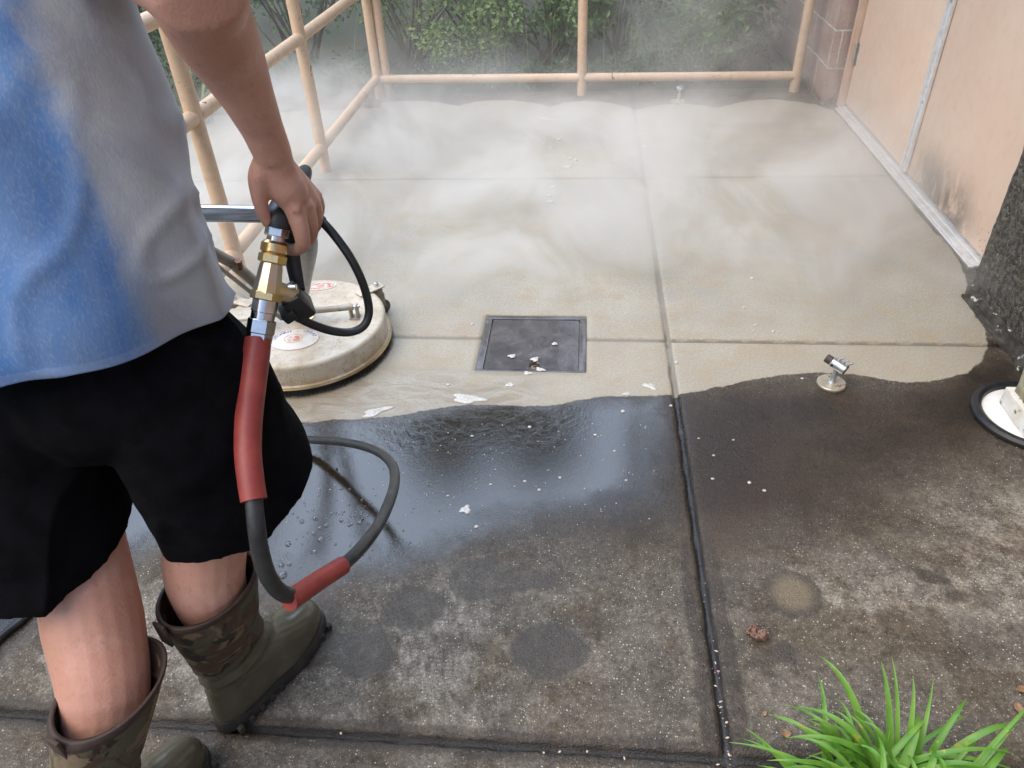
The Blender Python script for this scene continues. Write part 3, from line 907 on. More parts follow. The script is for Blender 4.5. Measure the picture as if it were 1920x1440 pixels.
# pivot rod across the deck between two clevises
pr_l, pr_r = Vector((-1.142, 1.965, .150)), Vector((-.752, 2.045, .150))
def clevis(p):
    mb = MB()
    for dx in (-.011, .011):
        mb.box((p.x + dx, p.y, p.z - .018), (.006, .026, .052), bevel=.002)
    mb.box((p.x, p.y, p.z - .040), (.034, .034, .006), bevel=.002)
    mb.build('clevis', ARM_BEIGE, sc)
clevis(pr_r); clevis(pr_l)
mb = MB(); mb.cyl(pr_l, pr_r, .0105, 18); mb.build('pivot_rod', ARM_BEIGE, sc)
mb = MB(); mb.cyl(pr_r - Vector((.02, .004, 0)), pr_r + Vector((.022, .004, 0)), .0055, 12, bevel=.001); mb.build('pivot_bolt', STEEL, sc)
mb = MB(); mb.lathe(DECK_C + Vector((.004, .01, .11)), [(.034, 0), (.034, .004), (.026, .008), (.024, .02), (.020, .022), (.020, .034), (.0, .036)], 28)
mb.build('swivel', BRASS, sc)
# plate on the left
mb = MB(); mb.box((-1.10, 1.96, .168), (.16, .075, .012), rot=Matrix.Rotation(R(12), 3, 'Z'), bevel=.004)
mb.build('side_plate', DECK, sc)
# casters
def caster(a, rr, lab=None):
    u = Vector((math.cos(a), math.sin(a), 0)); v = Vector((-u.y, u.x, 0))
    p = DECK_C + u * rr
    rot = Matrix((u, v, Vector((0, 0, 1)))).transposed()
    mb = MB(); mb.box(p - u * .028 + Vector((0, 0, .114)), (.10, .040, .006), rot=rot, bevel=.002)
    mb.build('caster_bracket', DECK, sc)
    mb = MB(); mb.lathe(p + Vector((0, 0, .117)), [(.010, 0), (.010, .007), (.008, .012), (0, .0125)], 16); mb.build('caster_bolt', STEEL_B, sc)
    mb = MB(); mb.lathe(p + Vector((0, 0, .085)), [(.017, 0), (.019, .004), (.019, .020), (.015, .025)], 20)
    for k in (-1, 1): mb.box(p + u * .006 + v * .014 * k + Vector((0, 0, .062)), (.022, .004, .056), rot=rot, bevel=.001)
    mb.build('caster_fork', simple('rusty_fork', (.16, .13, .09), (.25, .21, .16), .5, .5, nscale=40), sc)
    mb = MB(); mb.tube([p + u * .010 - v * .010 + Vector((0, 0, .030)), p + u * .010 + v * .010 + Vector((0, 0, .030))], .028, 24)
    mb.build('caster_wheel', BLACK_RUB, sc)
caster(R(46), .295); caster(R(158), .300); caster(R(-95), .255) if False else None
# handle
bar_r, bar_l = Vector((-0.4450,0.9619,0.9659)), Vector((-.99, .985, .965))
mb = MB(); mb.tube([bar_r + (bar_r - bar_l).normalized() * .03, bar_r, bar_l], .0125, 24); mb.build('handlebar', CHROME, sc)
piv = DECK_C + Vector((.010, .0, .150))
mb = MB(); mb.tube([bar_r + Vector((.034, .004, .0)), Vector((-0.4437,1.0610,0.8720)), Vector((-0.6332,1.4545,0.5889)), piv + Vector((.01, 0, .03)), piv], [.0135, .0155, .0145, .013, .013], 18, smooth=5)
mb.build('handle_arm', GREY_TUBE, sc)
arm_pts = [bar_l, Vector((-1.06, 1.22, .78)), Vector((-0.9143,1.5616,0.6069)), Vector((-0.8375,1.7325,0.3221)), piv + Vector((-.03, 0, 0))]
mb = MB(); mb.tube(arm_pts, [.013, .013, .017, .016, .015], 14, smooth=4, flat=.8); mb.build('handle_arm', ARM_BEIGE, sc)
mb = MB(); mb.tube([Vector((-0.8943,1.5429,0.5792)), Vector((-0.8606,1.6156,0.4540)), Vector((-0.8194,1.6624,0.3433))], .010, 10, flat=.5); mb.build('handle_brace', ARM_BEIGE, sc)
mb = MB(); mb.cyl(Vector((-0.8629,1.6020,0.5526)), Vector((-0.8664,1.6082,0.5281)), .009, 6); mb.build('brace_bolt', simple('rust_bolt', (.12, .05, .03), (.2, .1, .06), .6, .4), sc)

# stickers on the deck (flat print)
def ellipse_disc(c, a, b, z, yaw, n=48, inner=None):
    pts = []
    for k in range(n):
        t = 2 * math.pi * k / n
        x, y = a * math.cos(t), b * math.sin(t)
        pts.append(Vector((c[0] + x * math.cos(yaw) - y * math.sin(yaw), c[1] + x * math.sin(yaw) + y * math.cos(yaw), z)))
    return pts
PAPER = simple('sticker_paper', (.66, .64, .60), (.56, .50, .38), .4, nscale=24, lo=.45, hi=.7)
INK_B = simple('blue_ink', (.08, .11, .32), (.30, .33, .45), .5, nscale=70, lo=.45, hi=.62)
INK_R = simple('red_ink', (.50, .16, .13), (.60, .46, .38), .5, nscale=70, lo=.42, hi=.58)
stc = Vector((-0.9165,1.9080,0.1090)); sa, sb_, syaw = .080, .062, R(5)
mb = MB(); mb.rings([ellipse_disc(stc, sa, sb_, .1088, syaw), ellipse_disc(stc, sa, sb_, .1112, syaw)]); st = mb.build('sticker', PAPER, sc, smooth=False)
mb = MB()
mb.rings([ellipse_disc(stc, sa * .99, sb_ * .99, .1117, syaw), ellipse_disc(stc, sa * .965, sb_ * .965, .1117, syaw)], cap0=False, cap1=False)
ec = stc + Vector((-.004, .004, 0))
mb.rings([ellipse_disc(ec, .030, .025, .1117, syaw), ellipse_disc(ec, .0275, .0225, .1117, syaw)], cap0=False, cap1=False)
mb.rings([ellipse_disc(ec + Vector((.010, .001, 0)), .012, .015, .1117, syaw), ellipse_disc(ec + Vector((.010, .001, 0)), .004, .005, .1117, syaw)], cap0=False, cap1=True)
mb.rings([ellipse_disc(ec + Vector((-.012, -.002, 0)), .007, .012, .1117, syaw), ellipse_disc(ec + Vector((-.012, -.002, 0)), .004, .008, .1117, syaw)], cap0=False, cap1=False)
mb.build('sticker_emblem', INK_R, st, smooth=False)
word = 'UTOWAH . CHEAY'
bml = bmesh.new()
for i, ch in enumerate(word):
    if ch == ' ': continue
    cu = bpy.data.curves.new('t', 'FONT'); cu.body = ch; cu.size = .0185; cu.align_x = 'CENTER'; cu.align_y = 'CENTER'; cu.offset = .0004
    to = bpy.data.objects.new('t', cu); COL.objects.link(to)
    dg = bpy.context.evaluated_depsgraph_get()
    tm = bpy.data.meshes.new_from_object(to.evaluated_get(dg))
    th_ = R(172) - (R(172) - R(20)) * i / (len(word) - 1)
    x, y = sa * .82 * math.cos(th_), sb_ * .80 * math.sin(th_)
    tang = math.atan2(-sb_ * math.cos(th_), sa * math.sin(th_))
    M = Matrix.Translation((stc.x + x * math.cos(syaw) - y * math.sin(syaw), stc.y + x * math.sin(syaw) + y * math.cos(syaw), .1118)) @ Matrix.Rotation(syaw + tang, 4, 'Z')
    tm.transform(M)
    bml.from_mesh(tm)
    bpy.data.objects.remove(to); bpy.data.meshes.remove(tm)
tme = bpy.data.meshes.new('sticker_text'); bml.to_mesh(tme); bml.free()
link('sticker_text', tme, INK_B, st)
c2 = (-0.9284,2.2500,0.1090)
mb = MB(); mb.rings([ellipse_disc(c2, .052, .028, .1088, R(12)), ellipse_disc(c2, .052, .028, .1108, R(12))]); st2 = mb.build('sticker', PAPER, sc, smooth=False)
mb = MB(); mb.rings([ellipse_disc(c2, .046, .022, .1113, R(12)), ellipse_disc(c2, .038, .014, .1113, R(12))], cap0=False, cap1=False)
mb.rings([ellipse_disc((c2[0] - .004, c2[1]), .016, .013, .1113, R(12)), ellipse_disc((c2[0] - .004, c2[1]), .001, .001, .1113, R(12))], cap0=False)
mb.rings([ellipse_disc((c2[0] + .024, c2[1] + .005), .009, .010, .1113, R(12)), ellipse_disc((c2[0] + .024, c2[1] + .005), .001, .001, .1113, R(12))], cap0=False)
mb.build('sticker_emblem', INK_R, st2, smooth=False)

# ================================================================== SPRAY GUN (held) and PRESSURE HOSE
A0, A1 = Vector((-0.4221,0.9265,0.9739)), Vector((-0.4534,0.8339,0.8322))
def ax(yp):
    return A0.lerp(A1, (yp - 412) / (640 - 412))
gun = thing('spray_gun', A0, 'black trigger grip with brass and steel couplings, held in the right hand', 'spray gun')
mb = MB()
mb.tube([ax(428), ax(424), ax(412), Vector((-0.4248,0.9494,0.9795)), Vector((-0.4303,1.0066,0.9809)), Vector((-0.4349,1.0670,0.9780)), Vector((-0.4371,1.0981,0.9778))], [.0165, .0205, .0215, .0175, .0160, .0150, .010], 20, smooth=4)
mb.build('grip', BLACK_RUB, gun)
mb = MB(); mb.tube([Vector((-0.4196,0.9537,0.9679)), Vector((-0.4201,0.9556,0.9372)), Vector((-0.4261,0.9499,0.9058)), Vector((-0.4220,0.9357,0.8781)), Vector((-0.4158,0.9199,0.8647))], [.011, .013, .012, .011, .010], 12, smooth=5, flat=.75)
mb.build('trigger', BLACK_RUB, gun)
for q0, q1, qr in ((421, 444, .0165), (598, 625, .0195), (622, 642, .0180)):
    mb = MB(); mb.hexnut(ax(q0), ax(q1), qr); mb.build('hex_nut', STEEL_B, gun, sharp=25)
for q0, q1, qr in ((440, 456, .0125), (560, 586, .0175), (584, 600, .0165)):
    mb = MB(); mb.cyl(ax(q0), ax(q1), qr, 24, bevel=.0015); mb.build('steel_sleeve', STEEL_B, gun)
mb = MB(); mb.cyl(ax(452), ax(477), .0185, 28, bevel=.004); mb.build('brass_coupler', BRASS, gun, sharp=25)
for q0, q1, qr in ((476, 493, .0195), (546, 562, .0222)):
    mb = MB(); mb.hexnut(ax(q0), ax(q1), qr); mb.build('brass_nut', BRASS, gun, sharp=25)
mb = MB(); mb.tube([ax(491), ax(500), ax(520), ax(540), ax(549)], [.0150, .0165, .0178, .0195, .0200], 10); mb.build('valve_body', BRASS_WORN, gun, sharp=25)
tdir = (Vector((-0.4102,0.8890,0.8730)) - ax(545)).normalized()
mb = MB(); mb.cyl(ax(540), Vector((-0.4156,0.8972,0.8681)), .0155, 20, r2=.0135); mb.build('side_outlet', BRASS_WORN, gun)
mb = MB()
rt = Matrix.Rotation(R(-18), 3, 'Y') @ Matrix.Rotation(R(25), 3, 'X') @ Matrix.Rotation(R(20), 3, 'Z')
mb.box(Vector((-0.4159,0.9055,0.8542)), (.030, .040, .048), rot=rt, bevel=.005)
mb.box(Vector((-0.4261,0.8914,0.8455)), (.022, .03, .018), rot=rt, bevel=.004)
mb.build('valve_block', BLACK_RUB, gun)
mb = MB(); mb.cyl(Vector((-0.4176,0.8922,0.8868)), Vector((-0.4055,0.8933,0.8863)), .0045, 12, bevel=.001); mb.build('valve_pin', STEEL_B, gun)
mb = MB(); mb.tube([Vector((-0.4037,1.0002,0.9518)), Vector((-0.3965,0.9979,0.9478)), Vector((-0.3868,0.9930,0.9398))], .0085, 14); mb.build('ferrule', simple('ferrule', (.10, .085, .065), (.15, .13, .1), .45, .4), gun)
mb = MB(); mb.tube([Vector((-0.3933,0.9963,0.9451)), Vector((-0.3724,0.9851,0.9272)), Vector((-0.3488,0.9746,0.8932)), Vector((-0.3358,0.9716,0.8542)), Vector((-0.3312,0.9696,0.8177)), Vector((-0.3328,0.9645,0.7947)), Vector((-0.3416,0.9531,0.7811)), Vector((-0.3607,0.9422,0.7779)), Vector((-0.3846,0.9291,0.7892)), Vector((-0.4062,0.9162,0.8087)), Vector((-0.4220,0.9046,0.8290))], .0066, 14, smooth=6)
mb.build('whip_hose', simple('whip_rubber', (.012, .012, .013), (.02, .02, .022), .38, nscale=60), gun)
RED = simple('red_sleeve', (.22, .030, .026), (.28, .045, .035), .48, nscale=25, bscale=120, bstr=.12, c3=(.22, .03, .025), c3scale=20, c3lo=.6, c3hi=.7)
HOSE = simple('hose_rubber', (.018, .020, .021), (.030, .032, .033), .36, nscale=40, bscale=150, bstr=.15, c3=(.07, .065, .06), c3scale=18, c3lo=.62, c3hi=.72)
hose = thing('pressure_hose', (-0.4951,1.4011,0.0000), 'dark pressure hose with two red sleeves looping down beside the worker onto the wet slab', 'hose')
mb = MB(); mb.tube([Vector((-0.4542,0.8357,0.8346)), Vector((-0.4546,0.8169,0.8184)), Vector((-0.4552,0.7808,0.7876)), Vector((-0.4521,0.7425,0.7617)), Vector((-0.4453,0.7054,0.7368)), Vector((-0.4366,0.6771,0.7149)), Vector((-0.4297,0.6578,0.6967))], [.0182, .0190, .0190, .0185, .0180, .0176, .0174], 24, smooth=5)
mb.build('red_sleeve', RED, hose)
hp = [((-0.4305,0.6620,0.7024), .0115), ((-0.4263,0.6400,0.6729), .0120), ((-0.4271,0.6285,0.6329), .0122), ((-0.4255,0.6219,0.5908), .0122), ((-0.4225,0.6277,0.5484), .0120), ((-0.4151,0.6422,0.5164), .0118), ((-0.4026,0.6771,0.4941), .0110), ((-0.3740,0.7362,0.4679), .0110),
      ((-0.3635,0.8369,0.4161), .0110), ((-0.3738,0.9696,0.3433), .0112), ((-0.3959,1.1173,0.2755), .0112), ((-0.4402,1.2424,0.2144), .0112), ((-0.5179,1.3517,0.1544), .0112), ((-0.6166,1.4291,0.1054), .0112), ((-0.7187,1.4917,0.0540), .0112), ((-0.8004,1.5149,0.0306), .0112)]
hp += [((-1.0067,1.4855,0.0110), .0108), ((-1.1680,1.3916,0.0110), .0100), ((-1.2386,1.1849,0.0100), .0092), ((-1.2437,0.9425,0.0100), .0085), ((-1.2692,0.8641,0.0100), .0085), ((-1.3281,0.6930,0.0100), .0085), ((-1.75, .35, .010), .0085)]
mb = MB(); mb.tube([p for p, r in hp], [r for p, r in hp], 16, smooth=8)
mb.build('hose_line', HOSE, hose)
mb = MB()
sl = [Vector((-0.4161,0.6338,0.5139)), Vector((-0.4091,0.6530,0.5049)), Vector((-0.3936,0.6961,0.4845)), Vector((-0.3731,0.7406,0.4652))]
mb.tube(sl, [.0155, .0160, .0155, .0150], 24, smooth=4)
mb.build('red_sleeve', RED, hose)

# ================================================================== PERSON
def skin_mat():
    t = NT('skin')
    n1 = t.noise(6, 4, .6); n2 = t.noise(55, 4, .7)
    col = t.mix(t.step(n1, .35, .65), (.48, .245, .175), (.55, .30, .22))
    col = t.mix(t.math('MULTIPLY', t.step(n2, .45, .7), .28), col, (.43, .185, .14))
    sp = t.math('MULTIPLY', t.step(t.voro(24), .10, .04), .45)
    col = t.mix(sp, col, (.33, .10, .08))
    col = t.mix(t.math('MULTIPLY', t.step(t.noise(13, 5, .7), .52, .72), .4), col, (.62, .40, .32))
    hr = t.noise(150, 3, .6, v=t.mapv(t.obj, (1, 1, .22)))
    col = t.mix(t.math('MULTIPLY', t.step(hr, .60, .72), .28), col, (.20, .09, .06))
    t.set(Base_Color=col, Roughness=.52, Normal=t.bump(t.math('ADD', t.noise(240, 3), t.math('MULTIPLY', t.noise(34, 4, .6, .8), 1.6)), .22, .003))
    t.b.inputs['Subsurface Weight'].default_value = .12
    t.b.inputs['Subsurface Radius'].default_value = (.012, .005, .003)
    return t.m
SKIN = skin_mat()
def rad(px, dep):            # half width in photo pixels at a depth -> metres
    return px * dep / 1389
body = MB()
# legs
def limb(pts, n=20, k=5):
    body.tube([Vector(p) for p, r in pts], [r for p, r in pts], n, smooth=k)
RL = [((-.655, .768, .06), .034), ((-.652, .766, .16), .034), ((-.641, .750, .28), .046), ((-.622, .740, .37), .060), ((-.617, .752, .44), .0655), ((-.590, .795, .56), .067), ((-.580, .81, .68), .076), ((-.590, .80, .79), .078), ((-.615, .80, .86), .070)]
LLg = [((-.775, .443, .06), .036), ((-.762, .460, .16), .037), ((-.730, .505, .28), .048), ((-.712, .556, .37), .064), ((-.738, .625, .445), .071), ((-.765, .70, .56), .068), ((-.765, .74, .68), .082), ((-.755, .77, .80), .092), ((-.72, .79, .90), .085)]
limb(RL); limb(LLg)
# feet inside the boots
for hx_, hy_, dx_, dy_ in ((-.655, .768, .41, .91), (-.775, .443, .33, .94)):
    d_ = Vector((dx_, dy_, 0)).normalized()
    limb([((hx_, hy_, .065), .036), (Vector((hx_, hy_, .058)) + d_ * .06, .032), (Vector((hx_, hy_, .052)) + d_ * .14, .022)], 14, 3)
# torso / neck / head
TK = [(-.665, .785, .80, .140, .105), (-.665, .79, .88, .150, .108), (-.670, .815, 1.0, .145, .105), (-.685, .855, 1.13, .152, .110), (-.715, .90, 1.26, .170, .118), (-.735, .925, 1.35, .165, .105), (-.745, .945, 1.41, .110, .080), (-.75, .955, 1.45, .062, .062), (-.752, .965, 1.53, .056, .060)]
body.rings([ellipse_ring(k[:3], k[3], k[4], 36) for k in lerp_rings(TK, 4)])
HC = Vector((-.755, 1.00, 1.62))
body.ell(HC, (.076, .098, .115), sub=3)
body.ell(HC + Vector((0, .055, -.065)), (.052, .055, .055), sub=2)
body.ell(HC + Vector((0, .103, -.012)), (.012, .018, .022), sub=2)         # nose
body.ell(HC + Vector((0, .085, -.062)), (.026, .014, .010), sub=2)         # mouth
for sx in (-1, 1):
    body.ell(HC + Vector((.078 * sx, -.004, -.008)), (.010, .022, .032), sub=2)   # ears
# shoulders and arms
WR = Vector((-0.4040,0.9178,1.0675))
SH = Vector((-.565, .925, 1.365))
limb([((-.62, .925, 1.37), .060), (SH, .062), ((-.49, .855, 1.335), .056), ((-0.3851,0.7778,1.2952), .050), ((-0.3880,0.7953,1.2689), .0475), ((-0.3961,0.8257,1.2355), .0450), ((-0.4036,0.8628,1.1941), .0395), ((-0.4039,0.8853,1.1492), .0315), ((-0.4046,0.9043,1.1079), .0265), (WR, .0245)], 22, 5)
LS = Vector((-.915, .955, 1.37))
limb([((-.84, .945, 1.37), .060), (LS, .062), ((-1.00, .93, 1.28), .054), ((-1.04, .93, 1.12), .046), ((-1.02, .955, 1.06), .044), ((-.97, .985, 1.00), .030), ((-.945, .99, .985), .026)], 20, 4)
def finger(pts, n=12):
    body.tube([Vector(p) for p, r in pts], [r for p, r in pts], n, smooth=4)
    body.ell(pts[-1][0], (pts[-1][1] * 1.0,) * 3, sub=2)
# right hand: palm wedge then five fingers closed on the grip
palm = [(WR, .0245), ((-0.4069,0.9231,1.0417), .0270), ((-0.4006,0.9265,1.0203), .0275), ((-0.3961,0.9306,1.0002), .0225)]
body.tube([Vector(p) for p, r in palm], [r for p, r in palm], 18, smooth=4, flat=.85)
body.tube([Vector((-0.4066,0.9240,1.0595)), Vector((-0.3990,0.9415,1.0232)), Vector((-0.3901,0.9635,0.9844))], [.020, .022, .017], 14, smooth=4)
finger([((-0.4043,0.9292,1.0245), .018), ((-0.3951,0.9236,0.9909), .0145), ((-0.3899,0.9167,0.9561), .0118), ((-0.3972,0.9244,0.9342), .0105), ((-0.4227,0.9422,0.9201), .0095), ((-0.4417,0.9573,0.9262), .0085)])
finger([((-0.3989,0.9393,1.0203), .017), ((-0.3881,0.9449,0.9846), .0138), ((-0.3886,0.9500,0.9499), .0112), ((-0.4013,0.9626,0.9270), .0100), ((-0.4241,0.9725,0.9186), .0092), ((-0.4390,0.9836,0.9271), .0083)])
finger([((-0.3978,0.9512,1.0193), .016), ((-0.3877,0.9722,0.9790), .0128), ((-0.3920,0.9851,0.9468), .0104), ((-0.4045,0.9940,0.9273), .0096), ((-0.4242,1.0016,0.9237), .0088), ((-0.4356,1.0080,0.9338), .0080)])
finger([((-0.3994,0.9556,1.0252), .015), ((-0.3913,0.9956,0.9771), .0112), ((-0.3955,1.0122,0.9498), .0092), ((-0.4071,1.0185,0.9350), .0085), ((-0.4219,1.0239,0.9360), .0076), ((-0.4318,1.0290,0.9442), .0070)])
finger([((-0.4144,0.9179,1.0576), .0200), ((-0.4258,0.9096,1.0435), .0160), ((-0.4312,0.9060,1.0230), .0118), ((-0.4330,0.9062,0.9987), .0098), ((-0.4319,0.9094,0.9778), .0080)])
# left hand on the bar
lw_ = Vector((-.945, .99, .985))
body.ell(lw_ + Vector((.022, .008, -.004)), (.036, .032, .018), sub=3)
for i in range(4):
    b = lw_ + Vector((.000 + .018 * i, .03, .002))
    finger([(b - Vector((0, .02, 0)), .0105), (b + Vector((0, .006, -.004)), .0100), (b + Vector((0, .010, -.024)), .0092), (b + Vector((0, -.008, -.040)), .0085), (b + Vector((0, -.026, -.032)), .0078)])
finger([(lw_ + Vector((.03, -.006, 0)), .014), (lw_ + Vector((.055, -.022, -.012)), .011), (lw_ + Vector((.060, -.012, -.034)), .0095)])
for kp, kr in (((-0.3884,0.9156,0.9959), .0085), ((-0.3808,0.9379,0.9908), .0085), ((-0.3804,0.9652,0.9852), .0080), ((-0.3832,0.9887,0.9833), .0072)):
    body.ell(kp, (kr, kr, kr), sub=2)
bm_body = remesh(body, 'person', .0037, 4, .5)
person = link('person', bm_body, SKIN, None, (-.68, .72, 0), True)
tag(person, 'worker in blue T-shirt, black shorts and rubber boots, seen from behind', 'person')
# hair
mb = MB()
mb.ell(HC + Vector((0, -.012, .018)), (.083, .103, .110), sub=4)
for v in list(mb.bm.verts):
    if v.co.y > HC.y + .055 and v.co.z < HC.z + .075 or v.co.z < HC.z - .07:
        mb.bm.verts.remove(v)
for v in mb.bm.verts:
    v.co += (v.co - HC).normalized() * mnoise.noise(v.co * 90) * .006
mb_hair = mb
mb_hair.build('hair', simple('hair', (.06, .035, .02), (.10, .06, .035), .6, nscale=60, bscale=200, bstr=.6), person)

EYE = simple('eye_white', (.75, .73, .70), rough=.2)
IRIS = simple('iris', (.05, .035, .025), rough=.15)
for sx in (-1, 1):
    mb = MB(); mb.ell(HC + Vector((.030 * sx, .083, .004)), (.0125, .0105, .0095), sub=3); ey = mb.build('eye', EYE, person)
    mb = MB(); mb.ell(HC + Vector((.030 * sx, .0915, .004)), (.0055, .003, .0055), sub=2); mb.build('iris', IRIS, ey)
    mb = MB(); mb.tube([HC + Vector((.046 * sx, .080, .024)), HC + Vector((.032 * sx, .090, .029)), HC + Vector((.016 * sx, .093, .025))], [.003, .0045, .003], 8, smooth=4); mb.build('eyebrow', simple('brow', (.06, .035, .02), rough=.8), person)
# T-shirt ------------------------------------------------------------
def shirt_mat():
    t = NT('shirt_cotton')
    grey_side = t.attr('grey_side')
    n1 = t.noise(7, 5, .65, .8, v=t.mapv(t.obj, (1, 1, .45)))
    n2 = t.noise(30, 5, .7)
    weave = t.noise(330, 2, .5, v=t.mapv(t.obj, (1, 1, .45)))
    row = t.attr('row')
    hemf = t.math('MAXIMUM', t.step(row, .053, .050), t.math('MULTIPLY', t.step(t.math('ABSOLUTE', t.math('SUBTRACT', row, .056)), .004, .001), -1.0))
    f = t.step(t.math('ADD', grey_side, t.math('ADD', t.math('MULTIPLY', t.math('SUBTRACT', n1, .5), .75), t.math('MULTIPLY', t.math('SUBTRACT', n2, .5), .25))), -.16, .20)
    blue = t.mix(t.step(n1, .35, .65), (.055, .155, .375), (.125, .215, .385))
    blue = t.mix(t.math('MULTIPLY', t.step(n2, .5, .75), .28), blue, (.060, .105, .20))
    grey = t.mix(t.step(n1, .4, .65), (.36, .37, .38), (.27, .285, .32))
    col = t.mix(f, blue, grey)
    col = t.mix(t.math('MULTIPLY', t.step(weave, .45, .75), .14), col, (.45, .47, .50))
    col = t.mix(t.math('MULTIPLY', t.step(row, .053, .050), .25), col, (.26, .31, .42))
    t.set(Base_Color=col, Roughness=.9, Normal=t.bump(t.math('ADD', t.math('ADD', weave, t.math('MULTIPLY', n2, .5)), t.math('MULTIPLY', hemf, 3.0)), .16, .003))
    t.b.inputs['Sheen Weight'].default_value = .15
    return t.m
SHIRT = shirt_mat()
SK = [(-.676, .800, .868, .186, .166), (-.675, .80, .905, .184, .163), (-.676, .805, .95, .183, .158), (-.681, .820, 1.02, .180, .150), (-.692, .86, 1.12, .184, .148), (-.720, .90, 1.25, .190, .142), (-.738, .925, 1.34, .200, .130), (-.744, .940, 1.40, .165, .108), (-.748, .952, 1.445, .085, .080), (-.749, .956, 1.455, .075, .074)]
keys = lerp_rings(SK, 9)
NR = 120
rings = [ellipse_ring(k[:3], k[3], k[4], NR, 0, (.02 + .10 * max(0, (1.05 - k[2]) / .2), -.05 - .16 * max(0, (1.05 - k[2]) / .2))) for k in keys]
mb = MB(); mb.rings(rings, cap0=False, cap1=False)
def sleeve(s, pts):
    mbx = MB(); mbx.tube([Vector(p) for p, r in pts], [r for p, r in pts], 40, cap=False, smooth=8); return mbx
sm = mb.mesh('tshirt')
def fold(c, n):
    a = math.atan2(c.y - .83, c.x + .68)
    h = c.z
    w_low = min(1, max(0, (1.25 - h) / .25))
    v = .0065 * math.sin(a * 7 + h * 9 + 2 * mnoise.noise(c * 3)) * (.4 + .6 * w_low)
    v += .010 * mnoise.noise(Vector((c.x * 6 + 3, c.y * 6, c.z * 2.6 + c.x * 5)))
    v += .0015 * mnoise.noise(c * 15)
    q = Vector((c.x * 5.5 + c.z * 1.2, c.y * 5.5, c.z * 1.5 - c.x * 1.0))
    rg = 1 - abs(mnoise.noise(q + Vector((7, 1, 3)))) * 2.4
    v += .013 * max(0, rg) ** 3 - .003
    q2 = Vector((c.x * 9 - c.z * 6, c.y * 9, c.z * 7 + c.x * 4))
    rg2 = 1 - abs(mnoise.noise(q2)) * 2.6
    v += .006 * max(0, rg2) ** 3
    return v
displace(sm, fold)
at = sm.attributes.new('grey_side', 'FLOAT', 'POINT')
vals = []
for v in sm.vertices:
    # cloth turns from blue to grey over the right flank, narrower towards the hem
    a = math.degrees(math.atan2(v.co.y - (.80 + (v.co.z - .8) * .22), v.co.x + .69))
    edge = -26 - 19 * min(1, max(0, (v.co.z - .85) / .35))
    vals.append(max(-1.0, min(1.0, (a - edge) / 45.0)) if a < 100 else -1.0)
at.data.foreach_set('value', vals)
at = sm.attributes.new('row', 'FLOAT', 'POINT')
at.data.foreach_set('value', np.repeat(np.arange(len(keys)), NR)[:len(sm.vertices)].astype(np.float32) / len(keys))
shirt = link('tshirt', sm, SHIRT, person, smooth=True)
md = shirt.modifiers.new('thick', 'SOLIDIFY'); md.thickness = .003; md.offset = 1
# hem seam
mb = MB()
hr_ = [ellipse_ring((k[0], k[1], k[2]), k[3] + .004, k[4] + .004, 80, 0, (.02, -.05)) for k in lerp_rings(SK, 9)[:1]]
# sleeves as sub-parts
for s_, pts in ((1, [((-.60, .925, 1.385), .075), ((-.565, .915, 1.365), .077), ((-.535, .895, 1.352), .074), ((-.512, .872, 1.340), .070)]), (-1, [((-.88, .945, 1.385), .075), (LS, .078), ((-1.0, .935, 1.28), .072), ((-1.03, .93, 1.20), .068)])):
    mb = sleeve(s_, pts)
    slv = mb.build('sleeve', simple('sleeve_cotton' , (.05, .15, .40), (.085, .205, .47), .9, nscale=8, bscale=300, bstr=.2), shirt)
    md = slv.modifiers.new('thick', 'SOLIDIFY'); md.thickness = .003

# shorts ---------------------------------------------------------------
SHORTS = simple('black_shorts', (.0028, .0029, .0036), (.005, .005, .0065), 1.0, nscale=30, bscale=260, bstr=.2, spec=.08)
mb = MB()
mb.rings([ellipse_ring((-.665, .795, z), a, b, 40) for z, a, b in ((.95, .140, .110), (.90, .150, .122), (.84, .172, .143), (.78, .178, .145), (.73, .140, .120))])
RS = [(-.598, .80, .865, .096, .122), (-.566, .800, .76, .112, .142), (-.554, .800, .66, .114, .145), (-.546, .803, .62, .116, .148), (-.542, .806, .578, .118, .150)]
LS2 = [(-.755, .785, .86, .105, .130), (-.776, .765, .76, .110, .140), (-.790, .735, .68, .112, .142), (-.798, .715, .62, .114, .144), (-.803, .70, .565, .116, .146)]
mb.rings([ellipse_ring(k[:3], k[3], k[4], 40, 0, (.05, .12)) for k in lerp_rings(RS, 4)])
mb.rings([ellipse_ring(k[:3], k[3], k[4], 40, 0, (-.05, .16)) for k in lerp_rings(LS2, 4)])
shm = remesh(mb, 'shorts', .0045, 8, .5)
displace(shm, lambda c, n: .007 * mnoise.noise(Vector((c.x * 9, c.y * 9, c.z * 4))) + .0025 * mnoise.noise(c * 26) + .010 * max(0, 1 - abs(mnoise.noise(Vector((c.x * 7 + c.z * 3, c.y * 7, c.z * 3.2 - c.x * 2)))) * 2.6) ** 3)
shorts = link('shorts', shm, SHORTS, person, smooth=True)

